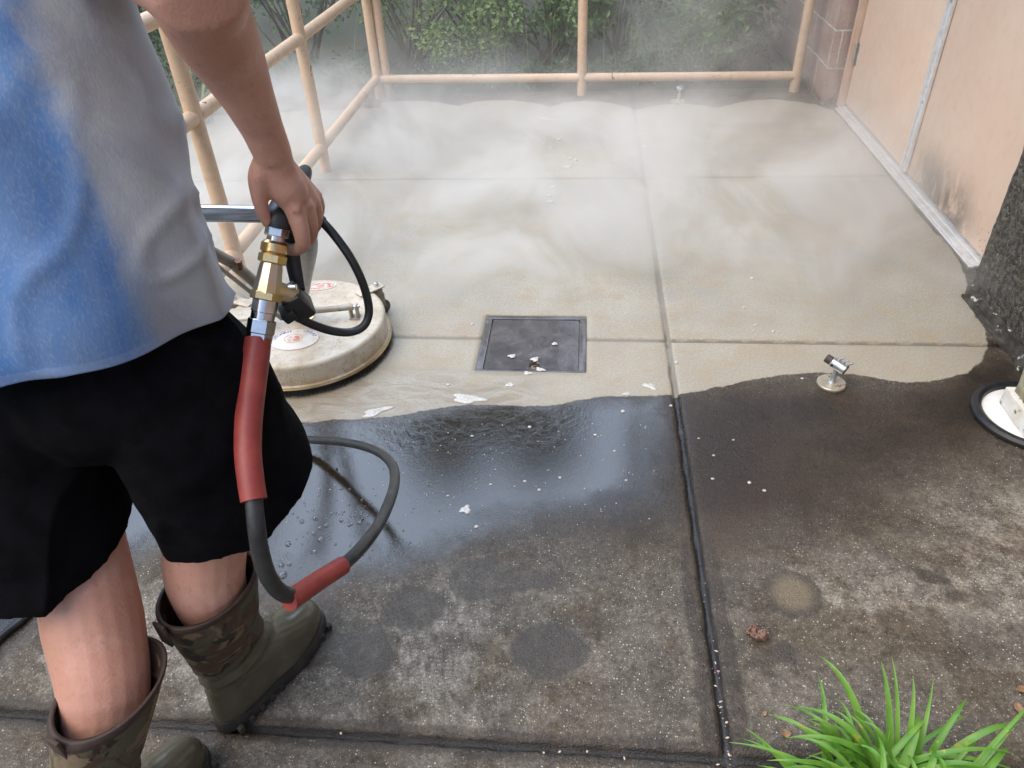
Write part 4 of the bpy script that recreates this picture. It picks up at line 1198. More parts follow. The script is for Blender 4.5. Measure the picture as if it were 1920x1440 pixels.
# boots -----------------------------------------------------------------
def boot_mat():
    t = NT('boot_camo')
    p = t.xyz()
    olive = t.mix(t.step(t.noise(12, 4), .4, .65), (.085, .076, .050), (.12, .105, .074))
    n1 = t.noise(9, 4, .55, 1.2); n2 = t.noise(15, 4, .6, .9, v=t.mapv(t.obj, (1, 1, 1), (3, 1, 2))); n3 = t.noise(26, 3, .5, .5, v=t.mapv(t.obj, (1, 1, 1), (7, 5, 2)))
    camo = t.mix(t.step(n1, .48, .52), (.075, .070, .045), (.070, .036, .022))
    camo = t.mix(t.step(n2, .55, .58), camo, (.17, .125, .075))
    camo = t.mix(t.step(n3, .58, .61), camo, (.018, .014, .010))
    twig = t.noise(20, 6, .75, .8, v=t.mapv(t.obj, (2, 2, .5)))
    camo = t.mix(t.math('MULTIPLY', t.step(twig, .56, .66), .5), camo, (.14, .10, .06))
    sh = t.attr('shaft')
    shn = t.step(t.math('ADD', sh, t.math('MULTIPLY', t.math('SUBTRACT', t.noise(7, 3), .5), .35)), .44, .50)
    col = t.mix(shn, olive, camo)
    rim = t.step(sh, .955, .965)
    col = t.mix(rim, col, (.040, .024, .018))
    col = t.mix(t.math('MULTIPLY', t.step(t.noise(18, 6, .75), .52, .68), .45), col, (.085, .06, .035))
    rough = t.step(shn, 0, 1, .15, .66)
    t.set(Base_Color=col, Roughness=rough, Normal=t.bump(t.noise(120, 4), t.step(shn, 0, 1, .05, .3), .003))
    t.b.inputs['Coat Weight'].default_value = 0.0
    return t.m
BOOT = boot_mat()
SOLE = simple('boot_sole', (.022, .021, .017), (.04, .036, .028), .75, nscale=30, bscale=90, bstr=.5)
# profile rings in boot space: z, back, front, half width
BP = [(.024, .006, .286, .047), (.035, .001, .293, .050), (.055, .0, .293, .0525), (.075, .002, .287, .0515), (.092, .004, .270, .049), (.107, .006, .240, .0465), (.120, .007, .206, .0445), (.138, .008, .178, .0435), (.160, .008, .160, .0435), (.19, .006, .152, .0455), (.23, .001, .150, .050), (.27, -.004, .152, .0565), (.31, -.009, .156, .0620), (.345, -.013, .159, .0665), (.372, -.016, .161, .0695), (.380, -.018, .163, .0712), (.388, -.016, .162, .0706)]
def make_boot(heel, d, lean, top, seed):
    heel = Vector(heel); f_ = Vector((d[0], d[1], 0)).normalized(); r_ = Vector((f_.y, -f_.x, 0))
    k = top / .388
    def ring(z, b, fr, w, n=48, inset=0.0):
        zz = z if z < .12 else .12 + (z - .12) * (top - .12) / (.388 - .12)
        q = max(0, (zz - .10) / (top - .10))
        sh = Vector((lean[0], lean[1], 0)) * q ** 1.1
        out = []
        L_, yc = (fr - b) / 2 - inset, (fr + b) / 2
        for j in range(n):
            a = 2 * math.pi * j / n
            y = yc + L_ * math.cos(a); x = (w - inset) * math.sin(a)
            foot = max(0, min(1, (.14 - zz) / .06))
            x *= 1 + foot * (.10 * math.cos(a) - .16 * math.exp(-((y - .115) / .05) ** 2))
            sgn = abs(math.sin(a)) ** .86 / max(abs(math.sin(a)), 1e-6) if foot > 0 else 1
            out.append(heel + f_ * y + r_ * (x * (1 + (sgn - 1) * foot * .6)) + Vector((0, 0, zz)) + sh)
        return out
    full = lerp_rings([(z, b, fr, w, 0) for z, b, fr, w in BP], 3)
    rings = [ring(*q[:4]) for q in full]
    inner = [ring(*q[:4], inset=.006) for q in full[::-1] if q[0] > .16]
    mb = MB(); mb.rings(rings + inner, cap0=True, cap1=True)
    me_ = mb.mesh('boot')
    vals = []
    def wr(c, n):
        return .0022 * mnoise.noise(c * 22 + Vector((seed, 0, 0))) + (.003 * math.sin(c.z * 130 + 2 * mnoise.noise(c * 12)) if .12 < c.z < .22 else 0)
    displace(me_, wr)
    at = me_.attributes.new('shaft', 'FLOAT', 'POINT')
    zs = np.array([v.co.z for v in me_.vertices])
    at.data.foreach_set('value', (zs / top).astype(np.float32))
    o = link('boot', me_, BOOT, person, smooth=True)
    mb = MB()
    def sr(z, g):
        q = lerp_rings([(zz, b, fr, w, 0) for zz, b, fr, w in BP], 3)[4]
        return [p + Vector((0, 0, z - p.z)) for p in ring(.04, q[1] - g, q[2] + g, q[3] + g, 64)]
    mb.rings([sr(.001, .001), sr(.012, .004), sr(.026, .0045), sr(.034, .0025)])
    for j in range(11):
        y = .02 + j * .026
        for s_ in (-1, 1):
            mb.box(heel + f_ * y + r_ * s_ * (.036 + .008 * math.sin(j / 10 * 3.1)) + Vector((0, 0, .010)), (.012, .011, .017), rot=Matrix((r_, f_, Vector((0, 0, 1)))).transposed(), bevel=.002)
    mb.build('sole', SOLE, o)
    mb = MB()
    tp = heel + f_ * (-.022) + Vector((lean[0], lean[1], top))
    rot = Matrix((r_, f_, Vector((0, 0, 1)))).transposed()
    mb.box(tp + f_ * (-.001) + Vector((0, 0, -.012)), (.026, .006, .050), rot=rot, bevel=.002)
    mb.build('pull_tab', simple('tab', (.045, .030, .022), (.06, .04, .03), .8, nscale=40), o)
    return o
make_boot((-.689, .692, 0), (.41, .91), (.044, -.024), .405, 1)
make_boot((-.800, .372, 0), (.33, .94), (.090, .108), .405, 5)

# ================================================================== SMALL THINGS ON THE SLAB
FOAM = NT('foam')
FOAM.set(Base_Color=FOAM.mix(FOAM.step(FOAM.voro(160), .1, .45), (.70, .69, .64), (.50, .48, .43)), Roughness=.35)
FOAM.b.inputs['Subsurface Weight'].default_value = .3
FOAM.b.inputs['Subsurface Radius'].default_value = (.01, .01, .01)
FOAM = FOAM.m
def foam_patch(c, rx, ry, ang, label, seed):
    rr = random.Random(seed)
    o = MB()
    nb = int(40 + 3.2e5 * rx * ry)
    nb = min(nb, 420)
    base_ = []
    for hz, sc_ in ((.0004, 1.0), (.0016, .97), (.0028, .80), (.0034, .45)):
        base_.append([(c[0] + rx * sc_ * l_ * math.cos(a) * math.cos(ang) - ry * sc_ * l_ * math.sin(a) * math.sin(ang), c[1] + rx * sc_ * l_ * math.cos(a) * math.sin(ang) + ry * sc_ * l_ * math.sin(a) * math.cos(ang), hz)
                      for a, l_ in ((2 * math.pi * j / 40, 1 + .22 * math.sin(3 * 2 * math.pi * j / 40 + seed) + .12 * math.sin(5 * 2 * math.pi * j / 40 + 2 * seed)) for j in range(40))])
    o.rings(base_)
    for k in range(nb):
        a = rr.uniform(0, 2 * math.pi); q = math.sqrt(rr.random())
        lim = 1 + .22 * math.sin(3 * a + seed) + .12 * math.sin(5 * a + 2 * seed)
        x, y = rx * q * lim * math.cos(a), ry * q * lim * math.sin(a)
        b = rr.uniform(.0012, .0030) * (1.25 - .5 * q)
        M = Matrix.Translation((c[0] + x * math.cos(ang) - y * math.sin(ang), c[1] + x * math.sin(ang) + y * math.cos(ang), b * .35 + .0018 * (1 - q))) @ Matrix.Diagonal((b, b, b * .75, 1))
        bmesh.ops.create_icosphere(o.bm, subdivisions=1 if nb > 80 else 2, radius=1, matrix=M)
    ob = o.build('foam_patch', FOAM, origin=(c[0], c[1], 0), sharp=0)
    return tag(ob, label, 'foam', 'soap foam patches on the slab')
foam_patch((-0.3437,1.7593,0.0000), .048, .021, R(-5), 'largest white foam patch, just above the dark wet edge', 1)
foam_patch((-0.6125,1.6878,0.0000), .046, .016, R(32), 'long slanting foam patch at the dark wet edge, nearest the surface cleaner', 2)
foam_patch((0.2131,1.8391,0.0000), .024, .011, R(-35), 'pointed foam streak on washed concrete just left of the long joint', 3)
foam_patch((-0.2205,1.8334,0.0000), .014, .010, R(15), 'small ring of foam between the drain cover and the dark wet edge', 4)
foam_patch((-0.2272,1.9900,0.0000), .012, .009, 0, 'foam blob lying on the left half of the drain cover', 5)
foam_patch((-0.1505,1.9739,0.0000), .013, .012, R(20), 'triangular foam blob beside the hole of the drain cover', 6)
foam_patch((-0.1300,1.9182,0.0000), .015, .008, R(-20), 'foam blob on the near edge of the drain cover, right of its hole', 7)
foam_patch((-0.1680,1.8969,0.0000), .013, .008, 0, 'foam blob on the near edge of the drain cover, left of its hole', 8)
foam_patch((-0.0896,2.0655,0.0000), .009, .008, 0, 'round foam blob on the right half of the drain cover', 9)
foam_patch((-0.2880,1.3018,0.0000), .0135, .0135, 0, 'round foam cap in the middle of the dark wet patch', 10)
foam_patch((0.1401,1.7992,0.0000), .013, .007, R(15), 'foam blob right on the dark wet edge, left of the long joint', 11)
foam_patch((-0.0878,3.6649,0.0000), .020, .014, 0, 'white foam blob far off on the steamy slab', 12)
foam_patch((-0.2269,4.4299,-0.0000), .05, .012, R(-30), 'faint white foam streak far off near the back railing', 13)
# specks of foam and bubbles beyond counting
rs = random.Random(12)
mb = MB()
def speck(c, b, h=.7):
    M = Matrix.Translation((c[0], c[1], b * .2)) @ Matrix.Diagonal((b, b * rs.uniform(.7, 1.1), b * h, 1))
    bmesh.ops.create_icosphere(mb.bm, subdivisions=2, radius=1, matrix=M)
for p, r in [((-0.4155,1.8272,0.0000), .006), ((0.1260,1.7141,-0.0000), .0065), ((-0.1453,1.6336,0.0000), .0055), ((0.0440,1.6056,0.0000), .0055), ((-0.3083,1.5873,0.0000), .005), ((-0.1434,1.4106,0.0000), .005), ((-0.2333,1.3946,0.0000), .0045), ((-0.1033,1.3807,0.0000), .0045), ((-0.0503,1.4288,0.0000), .0045), ((-0.2534,1.2456,0.0000), .0055), ((0.1248,1.4264,0.0000), .004), ((0.0967,1.5403,0.0000), .004), ((-0.3411,1.3485,0.0000), .004), ((0.2685,1.7467,0.0000), .005), ((0.6791,1.8946,0.0000), .005), ((0.3039,1.9688,0.0000), .007),
             ((0.3512,1.4424,0.0000), .005), ((0.4443,1.4326,0.0000), .005), ((0.4282,1.6001,0.0000), .004), ((0.3333,1.6032,0.0000), .003), ((0.4774,1.4050,0.0000), .005), ((0.3657,1.5340,0.0000), .004),
             ((-0.1524,3.3982,0.0000), .012), ((-0.1631,3.2969,0.0000), .012), ((-0.1525,3.2237,0.0000), .014), ((-0.0463,3.7603,0.0000), .010), ((-0.0743,3.7838,0.0000), .010), ((-0.1440,4.2098,0.0000), .013), ((-0.1451,4.0689,-0.0000), .014), ((-0.2642,4.3065,0.0000), .008), ((-0.2241,4.0037,0.0000), .009), ((-0.1809,3.9446,0.0000), .010), ((0.1928,2.8084,0.0000), .008), ((0.1638,2.7231,0.0000), .006), ((0.6336,2.5231,0.0000), .007), ((0.5705,2.3109,0.0000), .006), ((0.5896,2.1962,0.0000), .005), ((0.5762,2.1593,0.0000), .005), ((0.6425,2.1576,0.0000), .006), ((-0.3832,2.1819,0.0000), .006), ((0.2993,4.1229,0.0000), .02), ((0.3127,3.9463,0.0000), .016), ((0.6578,3.9928,0.0000), .012)]:
    speck(p, r, .5)
for k in range(125):
    speck((rs.uniform(-.75, .22), rs.uniform(1.22, 1.66)), rs.uniform(.0008, .0022))
mb.build('foam', FOAM, sharp=0)
tag(bpy.data.objects['foam'], 'scattered tiny specks of soap foam over the slab', 'foam', None, 'stuff')
BUB = NT('bubble')
BUB.set(Base_Color=(.9, .9, .9), Roughness=.04)
BUB.b.inputs['Transmission Weight'].default_value = 1.0
BUB.b.inputs['IOR'].default_value = 1.12
BUB.b.inputs['Coat Weight'].default_value = 1.0
BUB.b.inputs['Coat Roughness'].default_value = .03
BUB = BUB.m
mb = MB()
for p, r in [((-0.6959,1.0734,0.0000), .010), ((-0.7081,1.1013,0.0000), .007), ((-0.6909,1.1054,0.0000), .006), ((-0.7142,1.1672,0.0000), .007), ((-0.6699,1.2541,0.0000), .008), ((-0.6352,1.1849,0.0000), .009), ((-0.6402,1.1474,0.0000), .006), ((-0.6354,1.2323,0.0000), .006), ((-0.7026,1.2416,0.0000), .006), ((-0.6014,1.2501,0.0000), .005), ((-0.6492,1.2227,0.0000), .005), ((-0.6603,1.2045,0.0000), .006), ((-0.5528,1.2453,0.0000), .006), ((-0.5765,1.2351,0.0000), .005), ((-0.6673,1.4352,0.0000), .006), ((-1.3558,0.9884,0.0000), .008)]:
    speck(p, r, .8)
for k in range(120):
    speck((rs.gauss(-.59, .085), rs.gauss(1.24, .08)), rs.uniform(.0012, .004), .8)
bb = mb.build('bubbles', BUB, sharp=0)
tag(bb, 'clear water bubbles floating on the wet film beside the hose', 'bubbles', None, 'stuff')

# chunk of bark, dead leaves, petals in the joint
mb = MB()
ck = Vector((0.3808,0.9600,0.0000))
for k in range(9):
    q = ck + Vector((rs.uniform(-.016, .016), rs.uniform(-.015, .015), rs.uniform(.006, .024)))
    mb.ell(q, (rs.uniform(.006, .012), rs.uniform(.006, .011), rs.uniform(.005, .010)), rot=Matrix.Rotation(rs.uniform(0, 3), 3, 'Z'), sub=2)
cm = remesh(mb, 'bark_chunk', .0016, 1, .3)
displace(cm, lambda c, n: .0028 * mnoise.noise(c * 190) + .0016 * mnoise.noise(c * 420))
o = link('bark_chunk', cm, simple('bark', (.16, .085, .060), (.26, .15, .11), .9, nscale=120, c3=(.05, .025, .02), c3scale=160, c3lo=.52, c3hi=.6), None, tuple(ck), True)
tag(o, 'small reddish brown bark chunk lying on the slab above the grass', 'bark chunk')
LEAF_D = simple('dead_leaf', (.22, .12, .06), (.32, .20, .11), .75, nscale=60)
def dead_leaf(c, L_, W_, ang, label, seed):
    rr = random.Random(seed)
    m = MB(); rows = []
    for i in range(7):
        t = i / 6; w = W_ * math.sin(math.pi * min(max(t, .03), .97)) ** .8
        row = []
        for j in (-1, -.5, 0, .5, 1):
            x = (t - .5) * L_; y = w * j
            z = .004 + .008 * abs(j) * W_ / .01 * .5 + .006 * math.sin(t * 3 + seed) * .5
            row.append((c[0] + x * math.cos(ang) - y * math.sin(ang), c[1] + x * math.sin(ang) + y * math.cos(ang), z))
        rows.append(row)
    m.rings(rows, close=False, cap0=False, cap1=False)
    ob = m.build('fallen_leaf', LEAF_D, origin=(c[0], c[1], 0), sharp=0)
    sd = ob.modifiers.new('t', 'SOLIDIFY'); sd.thickness = .0006
    tag(ob, label, 'leaf', 'dead leaves on the slab')
dead_leaf((0.8493,0.8329,0.0000), .030, .009, R(75), 'curled brown leaf at the right edge, right of the grass tips', 1)
dead_leaf((0.8745,0.8752,0.0000), .030, .008, R(20), 'tan leaf at the right edge, above the curled brown leaf', 2)
dead_leaf((0.4003,0.7569,0.0000), .020, .008, R(-10), 'dark brown leaf tucked against the left side of the grass clump', 3)
dead_leaf((0.3675,0.7940,0.0000), .010, .004, R(40), 'tiny orange brown leaf bit left of the grass clump', 4)
PETAL = simple('petal', (.55, .40, .26), (.62, .48, .36), .7, nscale=90, c3=(.60, .28, .34), c3scale=30, c3lo=.56, c3hi=.6)
mb = MB()
for px_, py_ in [(0.2943,0.9245,0.0000), (0.2896,0.8971,0.0000), (0.2912,0.8851,0.0000), (0.2889,0.8132,0.0000), (0.2864,0.8020,0.0000), (0.2929,0.7753,0.0000), (0.2904,0.7437,0.0000), (0.2882,0.7081,0.0000), (-0.0255,0.6936,0.0000), (0.0265,0.6970,0.0000), (0.0940,0.6925,0.0000), (0.2668,0.6930,0.0000), (-0.4506,0.7012,0.0000), (-0.0597,0.6934,0.0000), (0.2848,0.8447,0.0000)] and [(p[0], p[1]) for p in ((0.2943,0.9245,0.0000), (0.2896,0.8971,0.0000), (0.2912,0.8851,0.0000), (0.2889,0.8132,0.0000), (0.2864,0.8020,0.0000), (0.2929,0.7753,0.0000), (0.2904,0.7437,0.0000), (0.2882,0.7081,0.0000), (-0.0255,0.6936,0.0000), (0.0265,0.6970,0.0000), (0.0940,0.6925,0.0000), (0.2668,0.6930,0.0000), (-0.4506,0.7012,0.0000), (-0.0597,0.6934,0.0000), (0.2848,0.8447,0.0000))]:
    for q in range(1):
        M = Matrix.Translation((px_ + rs.uniform(-.004, .004), py_ + rs.uniform(-.004, .004), .001)) @ Matrix.Rotation(rs.uniform(0, 6), 4, 'Z') @ Matrix.Rotation(rs.uniform(-.5, .5), 4, 'X') @ Matrix.Diagonal((rs.uniform(.0022, .0042), rs.uniform(.0014, .0024), .0010, 1))
        bmesh.ops.create_icosphere(mb.bm, subdivisions=2, radius=1, matrix=M)
for k in range(30):
    x = JX_MAIN + rs.gauss(0, .006); y = rs.uniform(.55, 1.2)
    mb.ell((x, y, -.010), (.0015, .0012, .001), sub=1)
o = mb.build('debris', PETAL, sharp=0)
tag(o, 'small tan and pink petal crumbs caught in the slab joints', 'debris', None, 'stuff')

# ================================================================== PLANTS
def leaf_mat(name, c1, c2, c3, trans=.25):
    t = NT(name)
    n1 = t.noise(3, 3, .6); n2 = t.noise(60, 2, .6)
    col = t.mix(t.step(n1, .35, .65), c1, c2)
    col = t.mix(t.step(n2, .5, .66), col, c3)
    t.set(Base_Color=col, Roughness=.5)
    tr = t.n.new('ShaderNodeBsdfTranslucent')
    t.L(col, tr.inputs['Color'])
    ms = t.n.new('ShaderNodeMixShader')
    ms.inputs[0].default_value = trans
    t.L(t.b.outputs[0], ms.inputs[1]); t.L(tr.outputs[0], ms.inputs[2])
    t.L(ms.outputs[0], t.out.inputs['Surface'])
    return t.m
LEAF_A = leaf_mat('leaf_mid', (.10, .20, .055), (.155, .27, .085), (.050, .105, .036))
LEAF_B = leaf_mat('leaf_light', (.20, .33, .09), (.28, .41, .14), (.10, .18, .06))
LEAF_C = leaf_mat('leaf_dark', (.055, .120, .048), (.095, .180, .072), (.032, .068, .030))
TWIG = simple('twig', (.06, .045, .03), (.1, .075, .05), .85, nscale=30)

def leaf_cloud(rr, clumps, n, size, flat=.55):
    """n folded leaves scattered through the clumps' volumes -> mesh arrays"""
    V, F = [], []
    wts = [c[1][0] * c[1][1] * c[1][2] for c in clumps]
    tot = sum(wts)
    for (c, r), w in zip(clumps, wts):
        for k in range(int(n * w / tot)):
            d = Vector((rr.gauss(0, 1), rr.gauss(0, 1), rr.gauss(0, 1))).normalized()
            q = rr.random() ** .42
            p = Vector(c) + Vector((d.x * r[0], d.y * r[1], d.z * r[2])) * q
            if mnoise.noise(p * 4.5) < -.18 or p.z < .0:
                continue
            nrm = (d * .7 + Vector((rr.gauss(0, .6), rr.gauss(0, .6), rr.gauss(.5, .5)))).normalized()
            ax_ = nrm.orthogonal().normalized()
            ax_.rotate(Matrix.Rotation(rr.uniform(0, 6.28), 3, nrm))
            sd = nrm.cross(ax_)
            L_ = size * rr.uniform(.6, 1.3); W_ = L_ * flat * .5
            b = len(V)
            V += [p, p + ax_ * L_ * .45 + sd * W_ + nrm * W_ * .4, p + ax_ * L_, p + ax_ * L_ * .45 - sd * W_ + nrm * W_ * .4]
            F += [(b, b + 1, b + 2), (b, b + 2, b + 3)]
    me_ = bpy.data.meshes.new('foliage')
    me_.from_pydata([v[:] for v in V], [], F)
    return me_

def shrub(name, c, clumps, n, size, mat, label, seed, group='shrubs behind the railings', cat='shrub'):
    rr = random.Random(seed)
    o = thing(name, c, label, cat, group)
    c = Vector(c)
    cl = [(c + Vector(p), r) for p, r in clumps]
    link('foliage', leaf_cloud(rr, cl, n, size), mat, o)
    mb = MB()
    for p, r in cl:
        for k in range(2):
            e = p + Vector((rr.uniform(-.5, .5) * r[0], rr.uniform(-.5, .5) * r[1], rr.uniform(-.2, .6) * r[2]))
            s0 = c + Vector((rr.uniform(-.06, .06), rr.uniform(-.06, .06), -.02))
            mid = s0.lerp(e, .5) + Vector((rr.uniform(-.06, .06), rr.uniform(-.06, .06), .04))
            mb.tube([s0, mid, e], [.010, .007, .003], 6, smooth=3)
    mb.build('stem', TWIG, o)
    return o
def cl(rr, n, w, d, h):
    out = []
    for k in range(n):
        out.append(((rr.uniform(-w, w), rr.uniform(-d, d), rr.uniform(.12, h)), (rr.uniform(.20, .34), rr.uniform(.2, .32), rr.uniform(.16, .30))))
    return out
SHR = [((-2.95, 4.75, 0), 9, .40, .35, 1.2, 6500, .035, LEAF_C, 'dark small leaved shrub left of the railing, behind the worker\'s arm'),
       ((-2.05, 5.55, 0), 8, .45, .35, .95, 5600, .035, LEAF_C, 'dark shrub seen between the side rails, left of the corner post'),
       ((-1.28, 5.75, 0), 8, .40, .35, 1.0, 5600, .040, LEAF_B, 'light green shrub just behind the corner post of the railings'),
       ((-.78, 5.90, 0), 8, .40, .35, 1.15, 5600, .045, LEAF_B, 'pale green feathery shrub behind the left half of the back rail'),
       ((-.28, 5.75, 0), 8, .38, .30, 1.05, 5600, .050, LEAF_A, 'mid green leafy shrub just left of the middle post'),
       ((.22, 5.85, 0), 8, .40, .32, 1.1, 5600, .045, LEAF_C, 'dark shrub just right of the middle post in thin steam'),
       ((.78, 5.95, 0), 8, .36, .30, 1.2, 5200, .045, LEAF_A, 'mid green shrub veiled by steam behind the right half of the back rail'),
       ((1.02, 5.50, 0), 6, .22, .25, .6, 3600, .05, LEAF_A, 'low shrub at the foot of the right post, beside the pink wall')]
for i, (c, n, w_, d_, h_, nl, sz, m_, lab) in enumerate(SHR):
    rr = random.Random(20 + i)
    shrub('shrub', c, cl(rr, n, w_, d_, h_), nl, sz, m_, lab, 40 + i)
# low creeping cover right under the back rail, uncountable
rr = random.Random(77)
gc = [((rr.uniform(-2.6, 1.25), rr.uniform(5.12, 5.5), rr.uniform(-.01, .10)), (rr.uniform(.12, .25), rr.uniform(.08, .16), rr.uniform(.06, .14))) for k in range(46)]
o = link('ground_cover', leaf_cloud(rr, gc, 9000, .035), LEAF_C)
tag(o, 'low creeping leaves along the far edge of the patio', 'ground cover', None, 'stuff')
rr = random.Random(79)
bk = [((rr.uniform(-5.0, 1.3), rr.uniform(6.4, 7.6), rr.uniform(.2, 2.2)), (rr.uniform(.3, .6), rr.uniform(.3, .5), rr.uniform(.3, .6))) for k in range(60)]
o = link('undergrowth', leaf_cloud(rr, bk, 16000, .075), LEAF_A)
tag(o, 'dense mass of undergrowth behind the shrubs', 'undergrowth', None, 'stuff')

def blade_mesh(rr, blades, n=9):
    V, F = [], []
    for (base, tip, width, arch) in blades:
        base = Vector(base); tip = Vector(tip)
        d = tip - base
        hd = Vector((d.x, d.y, 0))
        side = Vector((-hd.y, hd.x, 0)).normalized() if hd.length > 1e-4 else Vector((1, 0, 0))
        b0 = len(V)
        for i in range(n):
            t = i / (n - 1)
            p = base.lerp(tip, t) + Vector((0, 0, arch * 4 * t * (1 - t)))
            w = width * (1 - t ** 2.2) * (.55 + .45 * min(1, t * 4)) + .0003
            V += [p - side * w + Vector((0, 0, w * .5)), p, p + side * w + Vector((0, 0, w * .5))]
        for i in range(n - 1):
            a = b0 + i * 3
            F += [(a, a + 1, a + 4, a + 3), (a + 1, a + 2, a + 5, a + 4)]
    m = bpy.data.meshes.new('blades')
    m.from_pydata([v[:] for v in V], [], F)
    return m
# clump of strappy plant left, behind the railing
rr = random.Random(5)
bl = []
pc = Vector((-2.35, 4.42, 0))
for k in range(46):
    a = rr.uniform(0, 6.28); L_ = rr.uniform(.18, .42)
    bl.append((pc + Vector((rr.uniform(-.05, .05), rr.uniform(-.05, .05), 0)), pc + Vector((math.cos(a) * L_, math.sin(a) * L_, rr.uniform(.05, .28))), .006, rr.uniform(.05, .12)))
STRAP = leaf_mat('strap_leaf', (.20, .24, .09), (.30, .33, .16), (.14, .18, .07))
o = thing('strap_plant', pc, 'yellow green strappy plant outside the side railing, behind the arm', 'plant')
link('blade', blade_mesh(rr, bl), STRAP, o, smooth=True)
# stray grass stems through the shrubs
rr = random.Random(15)
bl = []
for k in range(60):
    b = Vector((rr.uniform(-2.1, .9), rr.uniform(5.05, 5.5), 0))
    bl.append((b, b + Vector((rr.uniform(-.25, .25), rr.uniform(-.2, .1), rr.uniform(.2, .6))), .0025, rr.uniform(.02, .10)))
o = link('weeds', blade_mesh(rr, bl), STRAP, smooth=True)
tag(o, 'thin stray grass stems in front of the shrubs', 'weeds', None, 'stuff')

# grass clump at the lower right
def grass_mat():
    t = NT('grass_blade')
    n = t.noise(14, 3)
    col = t.mix(t.step(n, .35, .65), (.11, .28, .032), (.20, .40, .065))
    col = t.mix(t.step(t.noise(40, 2), .63, .68), col, (.32, .36, .05))
    t.set(Base_Color=col, Roughness=.38)
    tr = t.n.new('ShaderNodeBsdfTranslucent'); t.L(col, tr.inputs['Color'])
    ms = t.n.new('ShaderNodeMixShader'); ms.inputs[0].default_value = .35
    t.L(t.b.outputs[0], ms.inputs[1]); t.L(tr.outputs[0], ms.inputs[2]); t.L(ms.outputs[0], t.out.inputs['Surface'])
    return t.m
GRASS = grass_mat()
gcx = Vector((.545, .660, 0))
rr = random.Random(31)
bl = []
def B(bx, by, tip, w, arch):
    bl.append((gcx + Vector((bx, by, -.005)), Vector(tip), w, arch))
B(.02, .02, (0.5528,0.8187,0.1600), .0070, .03); B(.03, .02, (0.5745,0.8286,0.1600), .0045, .03); B(.04, .02, (0.6045,0.7983,0.1500), .0055, .03); B(.05, .01, (0.6425,0.7994,0.1400), .0050, .02)
B(.06, .02, (0.7083,0.7907,0.1000), .0060, .05); B(.10, -.02, (0.7971,0.7680,0.1000), .0060, .03); B(-.06, .0, (0.3556,0.7602,0.0600), .0060, .06); B(-.02, .01, (0.4708,0.7667,0.0800), .0055, .05)
B(-.03, .0, (0.4102,0.7235,0.0500), .0060, .05); B(-.04, .02, (0.4875,0.7943,0.0700), .0045, .05); B(-.12, -.03, (0.3110,0.7265,0.0700), .0070, .02); B(.08, .0, (0.7265,0.7436,0.0600), .005, .03); B(.0, .02, (0.5693,0.7739,0.1000), .004, .03)
B(-.05, -.01, (0.3708,0.6682,0.0500), .006, .04); B(-.02, .0, (0.4504,0.7185,0.1200), .006, .03); B(.02, .02, (0.4911,0.7357,0.1200), .006, .03); B(.12, -.02, (0.7574,0.7263,0.0600), .004, .03); B(.09, -.02, (0.8297,0.7969,0.1200), .005, .03)
for k in range(125):
    a = rr.uniform(0, 6.28); L_ = rr.uniform(.10, .25)
    b = gcx + Vector((rr.gauss(0.02, .045), rr.gauss(-.02, .03), -.005))
    bl.append((b, b + Vector((math.cos(a) * L_, math.sin(a) * L_ * .7, rr.uniform(.015, .11))), rr.uniform(.0042, .0088), rr.uniform(.03, .075)))
o = thing('grass_clump', gcx, 'bright green clump of grass growing at the lower right of the slab', 'grass clump')
gm = blade_mesh(rr, bl, 12)
link('grass_blade', gm, GRASS, o, smooth=True)

# trees beyond, their tops mirrored in the wet film
BARK = simple('tree_bark', (.09, .065, .045), (.14, .105, .075), .9, nscale=12, bscale=30, bstr=.8, bdist=.02)
def tree(c, h, w_, seed, label, n=9000):
    rr = random.Random(seed)
    c = Vector(c)
    o = thing('tree', c, label, 'tree', 'trees beyond the shrubs')
    mb = MB()
    tops = []
    mb.tube([c + Vector((0, 0, -.1)), c + Vector((.05, 0, h * .3)), c + Vector((-.05, .05, h * .62)), c + Vector((0, 0, h * .9))], [.13, .10, .07, .02], 10, smooth=4)
    clumps = []
    for k in range(15):
        a = rr.uniform(0, 6.28); q = rr.uniform(.2, 1) * w_; z = h * rr.uniform(.34, .95)
        q *= (1.15 - .6 * abs(z / h - .55) * 2)
        e = c + Vector((math.cos(a) * q, math.sin(a) * q, z))
        mb.tube([c + Vector((0, 0, z * .72)), (c + Vector((0, 0, z * .8))).lerp(e, .5) + Vector((0, 0, .1)), e], [.045, .03, .012], 7, smooth=3)
        clumps.append((e, (rr.uniform(.45, .8), rr.uniform(.45, .8), rr.uniform(.35, .6))))
    mb.build('trunk', BARK, o)
    link('crown', leaf_cloud(rr, clumps, n, .20), LEAF_A if seed % 2 else LEAF_C, o)
for i, (c, h, w_, lab) in enumerate([((-5.6, 8.2, 0), 4.6, 1.3, 'tree far beyond the left end of the railing'), ((-2.0, 9.0, 0), 7.5, .85, 'tall slim tree beyond the corner post'), ((-.95, 9.2, 0), 7.4, .8, 'tall slim tree beyond the left half of the back rail'), ((3.0, 9.6, 0), 5.2, 1.4, 'tree behind the pink block wall')]):
    tree(c, h, w_, 60 + i, lab)

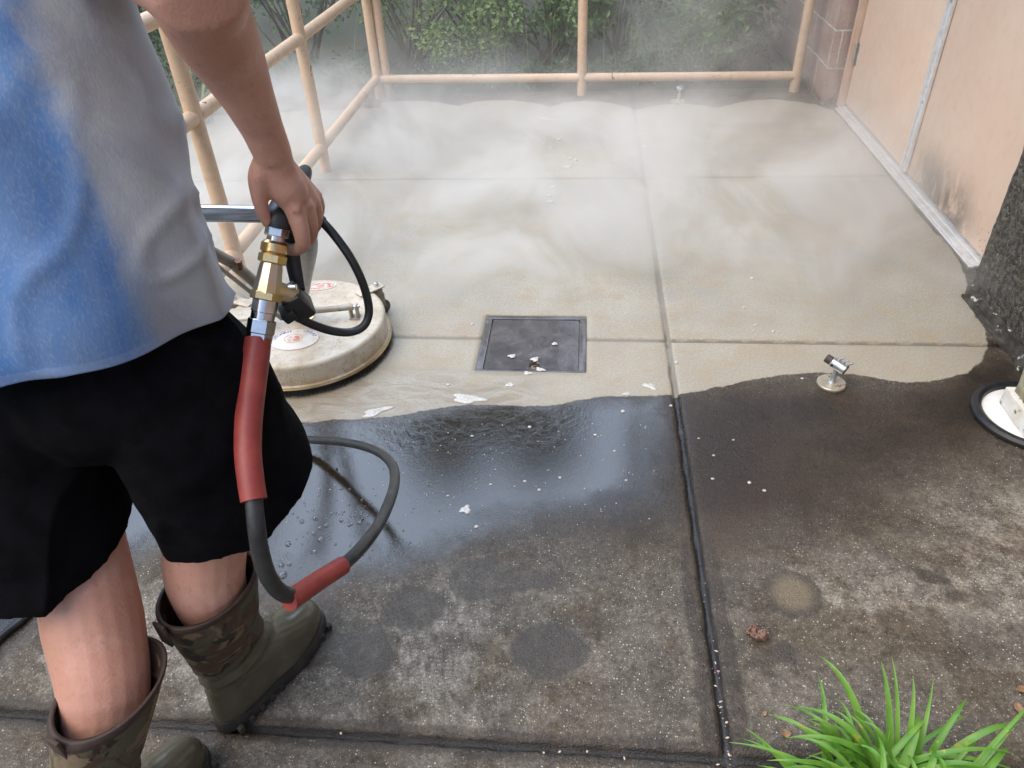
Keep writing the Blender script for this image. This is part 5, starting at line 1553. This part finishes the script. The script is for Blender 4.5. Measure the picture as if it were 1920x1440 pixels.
# ================================================================== STEAM
def steam_mat():
    t = NT('steam')
    t.n.remove(t.b)
    v = t.n.new('ShaderNodeVolumePrincipled')
    v.inputs['Color'].default_value = (.97, .965, .945, 1)
    v.inputs['Anisotropy'].default_value = .2
    p = t.xyz()
    wob = t.mapv(t.obj, (1, 1, 1.3))
    n1 = t.noise(1.6, 5, .60, 1.0, v=wob)
    n2 = t.noise(3.6, 5, .6, 1.2, v=t.mapv(t.obj, (1, 1, 1.2), (4, 2, 1)))
    # low blanket over the freshly washed slab
    low = t.math('POWER', 2.718, t.math('DIVIDE', p[2], -.16))
    reg = t.math('MULTIPLY', t.step(p[1], 2.0, 2.8), t.step(p[1], 4.62, 4.05))
    reg = t.math('MULTIPLY', reg, t.step(p[0], -2.4, -1.6))
    d1 = t.math('MULTIPLY', t.math('MULTIPLY', low, reg), t.step(n1, .42, .63, .05, 1.0))
    # plume drifting up in front of the shrubs on the right
    hx = t.math('MULTIPLY', t.step(p[0], -.25, .6), t.step(p[1], 3.9, 5.0))
    d2 = t.math('MULTIPLY', hx, t.step(n2, .42, .62))
    # cloud at the far left corner
    cx = t.math('DIVIDE', t.math('ADD', p[0], 1.75), .75)
    cy = t.math('DIVIDE', t.math('SUBTRACT', p[1], 4.5), .8)
    cz = t.math('DIVIDE', p[2], .42)
    rr = t.math('ADD', t.math('ADD', t.math('MULTIPLY', cx, cx), t.math('MULTIPLY', cy, cy)), t.math('MULTIPLY', cz, cz))
    d3 = t.math('MULTIPLY', t.step(rr, 1.0, .15), t.step(n2, .36, .62))
    # thin veil before all the shrubs
    d4 = t.math('MULTIPLY', t.step(p[1], 4.4, 5.0), t.step(n1, .36, .62))
    dens = t.math('ADD', t.math('ADD', t.math('MULTIPLY', d1, 5.2), t.math('MULTIPLY', d2, .60)), t.math('ADD', t.math('MULTIPLY', d3, 2.4), t.math('MULTIPLY', d4, .16)))
    fade = t.math('MULTIPLY', t.step(p[2], 1.45, .9), t.math('MULTIPLY', t.step(p[1], 6.1, 5.5), t.step(p[0], 1.385, 1.35)))
    dens = t.math('MULTIPLY', dens, fade)
    t.L(dens, v.inputs['Density'])
    t.L(v.outputs[0], t.out.inputs['Volume'])
    return t.m
mb = MB(); mb.box((-.55, 4.1, .755), (3.87, 4.0, 1.49))
st_ = mb.build('steam', steam_mat(), smooth=False)
tag(st_, 'white steam drifting low over the washed slab and up before the shrubs', 'steam', None, 'stuff')
